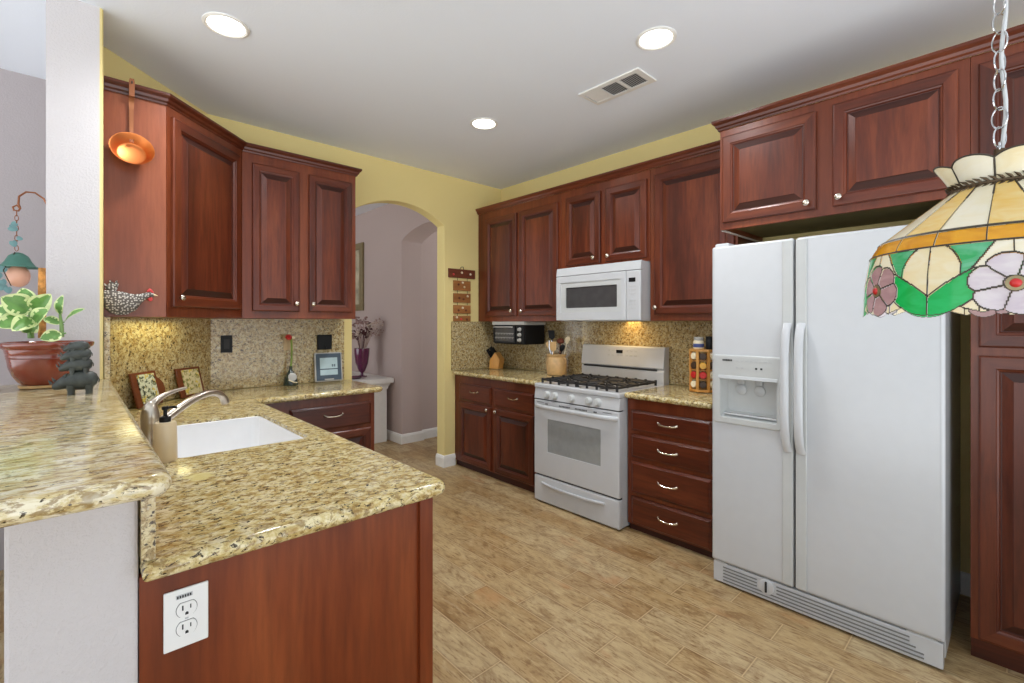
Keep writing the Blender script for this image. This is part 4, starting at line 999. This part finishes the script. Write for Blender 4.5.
for k, (x, y, z, sz, ro) in enumerate([(-0.018, -0.02, -0.12, 0.020, 20), (-0.012, -0.02, -0.10, 0.015, 140), (-0.015, -0.02, -0.19, 0.018, 70), (0.004, -0.02, -0.165, 0.013, 10), (-0.05, -0.05, -0.315, 0.020, 10), (-0.062, -0.05, -0.345, 0.020, 100), (-0.045, -0.055, -0.372, 0.015, 60), (-0.05, -0.05, -0.395, 0.022, 10), (-0.03, -0.05, -0.408, 0.018, 80)]):
    pts = [(math.cos(R(a)) * sz * (0.55 + 0.45 * abs(math.cos(R(a) * 1.5))), math.sin(R(a)) * sz * 0.8) for a in range(0, 360, 30)]
    MB().prism(pts, -0.001, 0.001, 'y').build('metal_leaf', 'verdigris_pale', lt).matrix_local = TR(cx + x, y, z, ry=R(ro), rz=R(20))

# ------------------------------------------------------------------ stove wall counter: knife block, toaster oven, crock, spice rack
kbk = thing('knife_block', 'slanted honey-colored wooden knife block on the granite counter', 'knife block', (3.10, 3.565, 0.9145), R(-75))
mb = MB(); prof_ = [(-0.055, 0.0), (0.050, 0.0), (0.068, 0.095), (0.010, 0.165), (-0.055, 0.082)]
mb.prism(prof_, -0.045, 0.045, 'y'); mb.build('block', 'gold_wood', kbk, bevel=0.003)
KM = kbk.matrix_basis.copy()
KM = Matrix.Translation((3.10, 3.565, 0.9145)) @ Matrix.Rotation(R(-75), 4, 'Z')
dirn = Vector((-0.55, 0, 0.75)).normalized()
for k, (ty, al, ln) in enumerate([(-0.026, 0.25, 0.10), (0.0, 0.25, 0.11), (0.026, 0.25, 0.09), (-0.026, 0.68, 0.085), (0.0, 0.68, 0.095), (0.026, 0.68, 0.085)]):
    p = Vector((-0.055 + 0.065 * al, ty, 0.082 + 0.083 * al)); wp = KM @ p
    t = thing('kitchen_knife', 'black-handled kitchen knife standing in the wooden block', 'knife', wp, R(-75), 'knives in the wooden block')
    MB().tube([dirn * 0.006, dirn * ln * 0.4, dirn * ln * 0.8, dirn * ln], [0.009, 0.0115, 0.011, 0.012], 8, flat=(1.0, 0.7)).build('handle', 'black', t)
    MB().tube([dirn * -0.06, dirn * 0.008], 0.0075, 6, flat=(1.0, 0.2)).build('blade', 'chrome', t)

tv = thing('toaster_oven', 'black toaster oven mounted under the corner wall cabinet', 'toaster oven', (2.975, 3.475, 0), S)
MB().box(0.0, 0.43, 0.018, 0.275, 1.172, 1.352).build('housing', 'black', tv, bevel=0.006)
part_label(MB().box(-0.006, 0.436, -0.004, 0.28, 1.352, 1.383).build('top_mount', 'device_rim', tv, bevel=0.003), 'silver mounting hood')
dd = MB().slab(rect(0.004, 0.315, 1.180, 1.344, 0.006), [rect(0.028, 0.298, 1.198, 1.322, 0.004)], 0, 0.018, 0.004, T=FT(0.018)).build('door', 'black', tv)
MB().box(0.024, 0.302, 0.006, 0.010, 1.194, 1.326).build('window', 'micro_glass', dd)
for z in (1.232, 1.272):
    mb = MB()
    for k in range(12): mb.box(0.034 + k * 0.022, 0.0355 + k * 0.022, 0.003, 0.0055, z - 0.012, z + 0.004)
    mb.box(0.030, 0.296, 0.002, 0.0055, z, z + 0.003); mb.build('rack', 'device_rim', dd)
MB().tube([(0.03, 0.0, 1.332), (0.04, -0.022, 1.332), (0.27, -0.022, 1.332), (0.28, 0.0, 1.332)], 0.006, 8).build('handle', 'device_rim', dd)
cpn = MB().box(0.322, 0.426, 0.004, 0.02, 1.180, 1.344).build('control_panel', 'black', tv, bevel=0.003)
for z in (1.31, 1.262, 1.214): MB().lathe([(0.019, 0), (0.018, 0.006), (0.014, 0.010), (0.013, 0.022), (1e-5, 0.0225)], 18, 0, TR(0.374, 0.004, z) @ FACE).build('knob', 'device_rim', cpn)

ck = thing('utensil_crock', 'tan stoneware crock full of cooking utensils beside the range', 'crock', (3.13, 2.79, 0.9145))
MB().lathe([(0.075, 0), (0.084, 0.006), (0.092, 0.05), (0.093, 0.10), (0.086, 0.145), (0.080, 0.156), (0.086, 0.165), (0.088, 0.178), (0.083, 0.182), (0.077, 0.176), (0.074, 0.15), (0.084, 0.10), (0.082, 0.04), (0.07, 0.012), (1e-5, 0.010)], 32).build('pot', 'stoneware', ck)
for sx in (-1, 1):
    MB().tube(bez([(0, sx * 0.088, 0.150), (0, sx * 0.115, 0.150), (0, sx * 0.112, 0.105), (0, sx * 0.091, 0.100)], 8), 0.006, 8).build('handle', 'stoneware', ck)
def utensil(name, label, dx, dy, lean_x, lean_y, L, mat, head, hm=None):
    t = thing(name, label, 'utensil', (3.13 + dx, 2.79 + dy, 0.932), 0, 'utensils in the crock')
    d = Vector((lean_x, lean_y, 1)).normalized()
    MB().tube([d * 0.0, d * (L * 0.5), d * L], [0.0055, 0.005, 0.0055], 8).build('handle', mat, t)
    c = d * (L + 0.025); h = MB()
    side = Vector((-FW[1], FW[0], 0))
    if head == 'spoon': h.loft([[c + d * a + (Vector((RT[0], RT[1], 0)) * math.cos(2 * math.pi * k / 12) * r + Vector((FW[0], FW[1], 0)) * math.sin(2 * math.pi * k / 12) * r * 0.3) for k in range(12)] for a, r in ((-0.034, 0.006), (-0.02, 0.017), (0.0, 0.024), (0.02, 0.021), (0.032, 0.010), (0.036, 0.002))])
    elif head == 'turner': h.loft([[c + d * a + (Vector((RT[0], RT[1], 0)) * sx * r + Vector((FW[0], FW[1], 0)) * sy * 0.003) for sx, sy in ((-1, -1), (1, -1), (1, 1), (-1, 1))] for a, r in ((-0.03, 0.007), (-0.015, 0.026), (0.05, 0.030), (0.054, 0.028))])
    elif head == 'ladle': h.ball(c, 0.034, 16, 10, sc=(1, 1, 0.75))
    elif head == 'tongs':
        for sx in (-1, 1): h.tube([d * (L * 0.6), c + Vector((RT[0], RT[1], 0)) * 0.016 * sx, c + d * 0.06 + Vector((RT[0], RT[1], 0)) * 0.010 * sx], 0.006, 6)
    h.build('head', hm or mat, t)
utensil('wooden_spoon', 'pale wooden spoon leaning out of the crock toward the knife block', -0.010, 0.014, 0.0, 0.30, 0.225, 'wood_spoon', 'spoon')
utensil('spatula', 'black slotted spatula standing tallest in the crock', 0.0, 0.02, 0.05, 0.16, 0.30, 'black', 'turner')
utensil('tongs', 'grey metal tongs standing in the crock', -0.03, 0.01, 0.0, 0.12, 0.20, 'chrome', 'tongs')
utensil('wooden_spatula', 'tan wooden spatula standing upright at the front of the crock', -0.04, -0.005, -0.05, 0.0, 0.195, 'wood_spoon', 'turner')
utensil('ladle', 'brown ladle standing in the middle of the crock', 0.015, -0.01, 0.03, -0.06, 0.255, 'brown_utensil', 'ladle')
utensil('serving_spoon', 'black serving spoon leaning out of the crock toward the range', -0.012, -0.014, -0.02, -0.30, 0.205, 'black', 'spoon')
utensil('white_spoon', 'white plastic spoon leaning from the back of the crock toward the range', 0.02, -0.03, 0.06, -0.22, 0.27, 'cream', 'spoon')

sr = thing('spice_rack', 'octagonal honey-wood spice carousel filled with jars beside the refrigerator', 'spice rack', (3.07, 1.435, 0.9145), R(25))
oct_ = [(0.092 * math.cos(R(22.5 + 45 * k)), 0.092 * math.sin(R(22.5 + 45 * k))) for k in range(8)]
MB().prism(oct_, 0.004, 0.020, 'z').build('base', 'gold_wood', sr, bevel=0.002)
MB().prism(oct_, 0.268, 0.282, 'z').build('top', 'gold_wood', sr, bevel=0.002)
MB().lathe([(0.05, 0), (0.05, 0.004)], 20).build('turntable', 'black', sr)
for k in range(8):
    a = R(22.5 + 45 * k); MB().box(-0.006, 0.006, -0.009, 0.009, 0.020, 0.268, T=TR(0.083 * math.cos(a), 0.083 * math.sin(a), 0, rz=a)).build('post', 'gold_wood', sr)
for z in (0.082, 0.144, 0.206): MB().prism([(x * 0.90, y * 0.90) for x, y in oct_], z, z + 0.006, 'z').build('shelf', 'gold_wood', sr)
jl = {'brown_jar': 'brown', 'red': 'red', 'amber_jar': 'amber', 'green_jar': 'green'}
fac = {2: ['green_jar', 'brown_jar', 'amber_jar', 'brown_jar'], 3: ['cream', 'red', 'brown_jar', 'cream'], 4: ['brown_jar', 'red', 'amber_jar', 'brown_jar'], 5: ['cream', 'cream', 'brown_jar', 'cream']}
wh = ['bottom', 'second', 'third', 'top']
side_of = {2: 'back face', 3: 'face toward the range', 4: 'front face', 5: 'face toward the refrigerator'}
for kk in (2, 3, 4, 5):
    for lv in range(4):
        a = R(45 * kk + 25); z = 0.9145 + 0.0525 + lv * 0.062
        mt = fac[kk][lv]
        col_ = 'cream-capped' if mt == 'cream' else jl[mt]
        j = thing('spice_jar', f'{col_} spice jar on the {wh[lv]} level of the carousel, {side_of[kk]}', 'jar', (3.07, 1.435, z), a, 'spice jars in the carousel')
        M_ = Matrix.Rotation(R(90), 4, 'Y')
        MB().lathe([(0.018, 0.030), (0.021, 0.034), (0.021, 0.066)], 14, 0, M_).build('jar', 'brown_jar' if mt == 'cream' else mt, j)
        MB().lathe([(0.0225, 0.066), (0.0225, 0.084), (0.020, 0.087), (1e-5, 0.0872)], 16, 0, M_).build('lid', mt if mt in ('cream', 'red', 'amber_jar') else 'brown_lid', j)
j = thing('spice_jar', 'squat jar with a blue and white label on top of the carousel', 'jar', (3.05, 1.455, 1.197), 0, 'jars on top of the carousel')
MB().lathe([(0.030, 0), (0.034, 0.004), (0.034, 0.050), (0.030, 0.056), (0.028, 0.058)], 24).build('jar', 'cream', j)
MB().lathe([(0.0345, 0.012), (0.0348, 0.014), (0.0348, 0.034), (0.0345, 0.036)], 24, cap=False).build('label', 'navy', j)
MB().lathe([(0.031, 0.058), (0.031, 0.076), (0.028, 0.079), (1e-5, 0.0795)], 24).build('lid', 'device_rim', j)
j = thing('spice_jar', 'dark jar on top of the carousel next to the refrigerator', 'jar', (3.06, 1.385, 1.197), 0, 'jars on top of the carousel')
MB().lathe([(0.024, 0), (0.026, 0.004), (0.026, 0.055), (0.022, 0.062)], 20).build('jar', 'black', j)
MB().lathe([(0.024, 0.062), (0.024, 0.084), (1e-5, 0.086)], 20).build('lid', 'black', j)

# ------------------------------------------------------------------ hanging plaques by the arch
hp_ = thing('hanging_sign', 'string of small carved wooden plaques hung on the yellow wall beside the arch', 'sign', (2.785, 3.719, 1.86))
def plq(x0, x1, z0, z1, mat, nm='plaque'):
    return MB().box(x0, x1, -0.016, -0.001, z0, z1).build(nm, mat, hp_, bevel=0.003)
pz = [(-0.165, 0.155, -0.052, 0.034, 'plaque_dark'), (-0.107, 0.098, -0.175, -0.078, 'plaque_wood'), (-0.107, 0.098, -0.292, -0.202, 'plaque_wood'), (-0.107, 0.098, -0.398, -0.316, 'plaque_wood'), (-0.107, 0.098, -0.474, -0.420, 'plaque_wood')]
for k, (x0, x1, z0, z1, mt) in enumerate(pz):
    p_ = plq(x0, x1, z0, z1, mt)
    for x, dz, col_ in (((-0.01, 0.010, 'cream'), (0.095, 0.0, 'cream'), (-0.11, -0.012, 'comb_red')), ((0.0, 0.03, 'cream'), (0.02, -0.012, 'horn'), (-0.05, 0.01, 'plaque_dark')), ((0.06, 0.02, 'cream'), (-0.04, 0.0, 'plaque_dark'), (0.01, -0.01, 'plaque_dark')), ((0.0, 0.015, 'cream'), (0.04, -0.01, 'plaque_dark'), (-0.05, -0.01, 'plaque_dark')), ((-0.07, 0.012, 'cream'), (-0.02, -0.005, 'comb_red'), (0.05, -0.008, 'plaque_dark')))[k]:
        MB().ball((x, -0.016, (z0 + z1) / 2 + dz), 0.011, 10, 6, sc=(1.2, 0.25, 1)).build('painted_motif', col_, p_)
for k in range(4):
    for x in (-0.06, 0.06): MB().tube([(x, -0.009, pz[k][2] + 0.004), (x, -0.009, pz[k + 1][3] - 0.004)], 0.0022, 6).build('link', 'iron', hp_)
MB().tube([(-0.03, -0.006, 0.032), (-0.012, -0.008, 0.056), (0.008, -0.008, 0.060), (0.022, -0.006, 0.032)], 0.003, 6).build('hanger', 'iron', hp_)

# ------------------------------------------------------------------ hall: console, vase, picture
cn = thing('console', 'white painted console with a molded top ledge in the hall', 'console', (0, 0, 0))
MB().box(2.05, 2.655, 4.985, 5.95, 0.0, 0.665).build('body', 'trim_white', cn, bevel=0.003)
MB().sweep([(2.05, 5.96), (2.05, 4.985), (2.655, 4.985), (2.655, 5.96)][::1], [(0.0, 0.61), (0.008, 0.61), (0.014, 0.64), (0.03, 0.665), (0.03, 0.68), (0.0, 0.68)]).build('molding', 'trim_white', cn)
MB().box(1.99, 2.715, 4.925, 5.97, 0.68, 0.735).build('top', 'trim_white', cn, bevel=0.006)
vs_ = thing('glass_vase', 'plum glass footed vase of dried flowers on the white console', 'vase', (2.50, 5.30, 0.7355))
MB().lathe([(0.060, 0), (0.060, 0.006), (0.018, 0.020), (0.016, 0.045), (0.040, 0.070), (0.072, 0.16), (0.085, 0.27), (0.088, 0.335), (0.084, 0.335), (0.078, 0.27), (0.035, 0.075), (1e-5, 0.06)], 26).build('vase', 'purple_glass', vs_)
rng = random.Random(3)
for k in range(26):
    a = rng.uniform(0, 6.28); sp_ = rng.uniform(0.03, 0.16); hgt = rng.uniform(0.12, 0.36)
    mt = rng.choice(['dried', 'dried', 'dried_pale', 'dried_dark'])
    if k < 6: hgt *= 0.6; mt = 'dried_dark'
    tip = Vector((math.cos(a) * sp_, math.sin(a) * sp_, 0.335 + hgt))
    mb = MB(); mb.tube([(0, 0, 0.20), tip * 0.5 + Vector((0, 0, 0.18)), tip], 0.003, 5)
    for q_ in range(7):
        mb.ball(tip + Vector((rng.gauss(0, 0.018), rng.gauss(0, 0.018), rng.gauss(0, 0.02))), rng.uniform(0.010, 0.02), 7, 5, sc=(1, 1, 0.6))
    mb.build('dried_stem', mt, vs_)
rt3 = Vector((RT[0], RT[1], 0))
for k in range(12):
    ln = rng.uniform(0.12, 0.26); h_ = rng.uniform(0.10, 0.38)
    tip = rt3 * ln + Vector((0, 0, 0.335 + h_)) - Vector((FW[0], FW[1], 0)) * rng.uniform(-0.05, 0.1)
    mid = tip * 0.55 + Vector((0, 0, 0.24))
    mb = MB(); mb.tube([(0, 0, 0.22), mid, tip], 0.0022, 5)
    for q_ in range(9):
        p_ = mid.lerp(tip, rng.uniform(0.1, 1.0)) + Vector((rng.gauss(0, 0.02), rng.gauss(0, 0.02), rng.gauss(0, 0.02)))
        mb.ball(p_, rng.uniform(0.005, 0.009), 6, 4)
    mb.build('dried_spray', 'dried' if k % 2 else 'dried_pale', vs_)
tr_ = thing('shallow_dish', 'small maroon dish on the white console behind the granite counter', 'dish', (2.36, 5.16, 0.7355))
MB().lathe([(0.05, 0), (0.055, 0.004), (0.085, 0.022), (0.088, 0.024), (0.080, 0.020), (0.05, 0.008), (1e-5, 0.007)], 24).build('bowl', 'purple_glass', tr_)
MB().lathe([(0.052, -0.0002), (0.052, 0.003), (0.046, 0.003)], 24).build('foot', 'purple_glass', tr_)
pf = thing('framed_picture', 'tall picture in a dull gilt frame on the hall wall beyond the arch', 'picture', (H, 6.25, 1.53), S)
mb = MB(); mb.slab(rect(-0.55, 0.55, 0.0, 0.87, 0), [rect(-0.47, 0.47, 0.08, 0.79, 0)], 0, 0.03, 0.008, T=FT(-0.001)); mb.build('frame', 'gilt', pf)
MB().box(-0.48, 0.48, -0.012, -0.002, 0.07, 0.80).build('canvas', 'canvas', pf)

# ------------------------------------------------------------------ stained glass lamp
LX, LY = 1.249, 0.025
lp = thing('stained_glass_lamp', 'stained-glass pendant lamp with flower panels hanging on a chain', 'lamp', (LX, LY, 0))
# profile from rim to neck
PR = [(1.376, 0.2015), (1.41, 0.2005), (1.45, 0.1985), (1.48, 0.194), (1.50, 0.190), (1.512, 0.1845), (1.526, 0.176), (1.575, 0.118), (1.616, 0.068)]
zs = np.array([p[0] for p in PR]); rs_ = np.array([p[1] for p in PR])
NT = 720
zl = np.concatenate([np.linspace(1.376, 1.50, 84), np.linspace(1.50, 1.526, 18)[1:], np.linspace(1.526, 1.616, 30)[1:]])
rl = np.interp(zl, zs, rs_)
NZv = len(zl)
th = (np.arange(NT) + 0.5) * 360.0 / NT
zc = (zl[:-1] + zl[1:]) / 2
TH, ZC = np.meshgrid(th, zc)                       # cells
K = 0.00349
a = (TH - 24 + 30) % 60 - 30                       # degrees from the tulip's middle
sec = np.floor((TH - 24 + 30) / 60).astype(int) % 6
ids = np.full(TH.shape, -1)
skirt = ZC < 1.4995
band = (ZC >= 1.4995) & (ZC < 1.5262)
cone = ZC >= 1.5262
pan = np.floor(((TH - 2.8) % 360) / 20).astype(int)
ids[band] = 1000 + pan[band]
ids[cone] = 2000 + pan[cone]
aa = np.abs(a)
bell = 12.6 * np.clip((1.502 - ZC) / 0.036, 0, 1) ** 0.30
lowt = 1.414 + (1.450 - 1.414) * np.clip(aa / 13.0, 0, 1.3) ** 0.8           # leaf top edge
botl = 1.383 + 0.024 * np.clip(aa / 16.0, 0, 1.2) ** 1.6 + 0.006 * np.sin(np.clip(aa / 16, 0, 1) * np.pi) * -0.6
fa_ = np.where(a > 0, a - 30, a + 30)              # degrees from the flower's middle
fx, fz_ = fa_ * K, ZC - 1.431
fr_ = np.hypot(fx / 1.08, fz_ / 1.0); fphi = np.degrees(np.arctan2(fz_, fx / 1.08))
fidx = np.where(a > 0, sec, (sec - 1) % 6)
lob = 0.0400 + 0.0095 * np.sqrt(np.abs(np.cos(np.radians((fphi - 15) * 3))))
flower = fr_ < lob
pet = np.floor(((fphi - 15 + 30) % 360) / 60).astype(int)
tul = skirt & (aa < bell) & (ZC >= lowt)
lf = skirt & (ZC < lowt) & (ZC >= botl) & (aa < 18)
upg = skirt & ~tul & (ZC >= lowt) & (aa < 13 + (ZC - 1.44) / 0.06 * 11)
crm = skirt & (ZC > 1.45)
pet2 = skirt & (ZC < 1.43) & (ZC > 1.386 + 0.0012 * np.abs(aa - 20)) & (aa >= 12)
ids[skirt] = 0
ids[skirt & crm] = 10 + sec[skirt & crm] * 2 + (a[skirt & crm] > 0)
ids[pet2] = 50 + sec[pet2] * 4 + (a[pet2] > 0) * 2 + (aa[pet2] > 19)
ids[upg] = 100 + sec[upg] * 2 + (a[upg] > 0)
ids[tul] = 200 + sec[tul] * 2 + (a[tul] > 0)
ids[lf] = 300 + sec[lf] * 2 + (a[lf] > 0)
fm = skirt & flower
ids[fm] = 400 + fidx[fm] * 10 + pet[fm]
cr_ = fm & (fr_ < 0.0115)
ids[cr_] = 500 + fidx[cr_]
# lead lines where two panes meet
lead = np.zeros(ids.shape, bool)
rc = np.interp(zc, zs, rs_)
for r_i in range(len(zc)):
    kt = max(1, int(round(0.0013 / (rc[r_i] * math.radians(360.0 / NT)))))
    for kq in range(1, kt + 1):
        lead[r_i] |= np.roll(ids[r_i], kq) != ids[r_i]
        lead[r_i] |= np.roll(ids[r_i], -kq) != ids[r_i] if kq < kt else False
up1 = np.zeros_like(lead); up1[1:] = ids[1:] != ids[:-1]; dn1 = np.zeros_like(lead); dn1[:-1] = ids[:-1] != ids[1:]
lead |= up1 | dn1
empty = ids == 0
lead &= ~empty
gorder = ['cream', 'pale', 'butter', 'amber', 'green', 'jade', 'pink', 'white']
GI = {n: i for i, n in enumerate(gorder)}
def pane(i):
    if i >= 2000: return GI['butter'] if (i - 2000) % 2 == 1 else GI['pale']
    if i >= 1000: return GI['amber']
    if i >= 500: return -1
    if i >= 400: return GI['white'] if ((i - 400) // 10) % 2 == 1 else GI['pink']
    if i >= 300: return GI['green']
    if i >= 200: return GI['cream']
    if i >= 100: return GI['jade']
    if i >= 50: return GI['cream']
    return GI['pale']
vid = lambda zi, ti: zi * NT + (ti % NT)
def shell(off): return [(-math.cos(R(360.0 * k / NT)) * (rl[i] + off), math.sin(R(360.0 * k / NT)) * (rl[i] + off), zl[i] + off * 0.3) for i in range(NZv) for k in range(NT)]
gf, gm, lf_, jf = [], [], [], []
for i in range(NZv - 1):
    for k in range(NT):
        c_ = ids[i, k]
        if c_ == 0: continue
        q_ = (vid(i, k), vid(i, k + 1), vid(i + 1, k + 1), vid(i + 1, k))
        if lead[i, k]: lf_.append(q_)
        elif 500 <= c_ < 1000: jf.append(q_)
        else: gf.append(q_); gm.append(pane(c_))
SH = shell(0.0)
sh = MB().add(SH, gf, gm, True).build('lamp_shade', [GL[n] for n in gorder], lp, recalc=False)
MB().add(shell(0.0014), lf_, 0, True).build('lead_came', 'lead', sh, recalc=False)
for k in range(6):
    ang = R(-6 + 60 * k); T = TR(-math.cos(ang) * 0.1995, math.sin(ang) * 0.1995, 1.431, rz=math.pi - ang) @ Matrix.Rotation(R(90), 4, 'Y')
    MB().lathe([(0.0075, 0.0), (0.0068, 0.0035), (0.004, 0.0062), (1e-5, 0.007)], 18, 0, T).build('jewel', 'red', sh)
    MB().lathe([(0.0115, -0.001), (0.0115, 0.002), (0.0075, 0.003)], 18, 0, T).build('jewel_setting', 'gilt', sh)
# crown of petals
for k in range(8):
    mb = MB(); vs, fs = [], []; c0 = 3.5 + 45 * k + 22.5; n1, n2 = 12, 8
    for i in range(n2 + 1):
        t = i / n2
        for j in range(n1 + 1):
            q_ = -1 + 2 * j / n1
            top_ = 1.668 - 0.010 * (abs(q_) ** 2.2); z = 1.622 + (top_ - 1.622) * t
            r = 0.066 + 0.020 * ((z - 1.622) / 0.046) ** 1.2 + 0.006 * (1 - q_ * q_) * t
            an_ = R(c0 + 22.5 * q_); vs.append((-math.cos(an_) * r, math.sin(an_) * r, z))
    for i in range(n2):
        for j in range(n1): fs.append((i * (n1 + 1) + j, i * (n1 + 1) + j + 1, (i + 1) * (n1 + 1) + j + 1, (i + 1) * (n1 + 1) + j))
    pt_ = mb.add(vs, fs, 0, True).build('crown_petal', [GL['cream' if k % 2 else 'pale']], lp, recalc=False)
    rim_ = [vs[i * (n1 + 1)] for i in range(n2 + 1)] + [vs[n2 * (n1 + 1) + j] for j in range(1, n1 + 1)]
    MB().tube(rim_, 0.0016, 6).build('lead_came', 'lead', pt_)
# leaf braid round the neck
mb = MB()
for k in range(44):
    an_ = R(360 / 44 * k); base = Vector((-math.cos(an_) * 0.068, math.sin(an_) * 0.068, 1.619)); tg = Vector((math.sin(an_), math.cos(an_), 0)); outv = Vector((-math.cos(an_), math.sin(an_), 0))
    for sgn in (1, -1): mb.tube([base, base + tg * 0.006 + Vector((0, 0, 0.006 * sgn)) + outv * 0.003, base + tg * 0.013 + Vector((0, 0, 0.010 * sgn)) + outv * 0.005], [0.0014, 0.0026, 0.0006], 5)
mb.tube([(-math.cos(R(q_)) * 0.068, math.sin(R(q_)) * 0.068, 1.619) for q_ in range(0, 360, 8)], 0.003, 6, closed=True)
mb.build('leaf_trim', 'bronze', lp)
MB().lathe([(0.068, 1.618), (0.050, 1.650), (0.020, 1.664), (0.008, 1.672), (0.008, 1.690), (1e-5, 1.692)], 24).build('cap', 'bronze', lp)
MB().tube([(0.007 * math.cos(R(q_)), 0, 1.692 + 0.010 * math.sin(R(q_))) for q_ in range(0, 360, 30)], 0.002, 6, closed=True).build('loop', 'chrome', lp)
z = 1.712; k = 0
lk = MB(); proto = None
while z < CEIL - 0.045:
    if proto is None:
        pts = []
        for i in range(20):
            an_ = 2 * math.pi * i / 20; pts.append((0.0115 * math.cos(an_), 0, 0.0195 * math.sin(an_)))
        proto = MB().tube(pts, 0.0014, 6, closed=True).build('chain_link', 'chrome', lp); o = proto
    else:
        o = proto.copy(); C.objects.link(o)
    o.location = (0.002 * (-1) ** k, 0, z); o.rotation_euler = (0, 0, R(52 if k % 2 else -42) + 0.2 * math.sin(k * 1.7)); z += 0.035; k += 1
pts = [(0.004 * math.sin(i * 1.3), -0.005 + 0.003 * math.cos(i * 0.9), 1.67 + (CEIL - 0.04 - 1.67) * i / 40) for i in range(41)]
MB().tube(pts, 0.0032, 8).build('cord', 'appliance_grey', lp)
MB().lathe([(0.062, CEIL - 0.0005), (0.062, CEIL - 0.006), (0.040, CEIL - 0.022), (0.010, CEIL - 0.034), (0.006, CEIL - 0.048), (1e-5, CEIL - 0.048)], 28).build('ceiling_canopy', 'chrome', lp)

# ------------------------------------------------------------------ small working lights of the kitchen
area_light('microwave_hood_light', (3.06, 2.10, 1.380), (0, 0, 0), 0.50, 0.12, 1.5, (1.0, 0.66, 0.26))
area_light('under_cabinet_light', (0.36, 3.26, 1.385), (0, 0, R(45)), 0.40, 0.08, 0.9, (1.0, 0.92, 0.45))
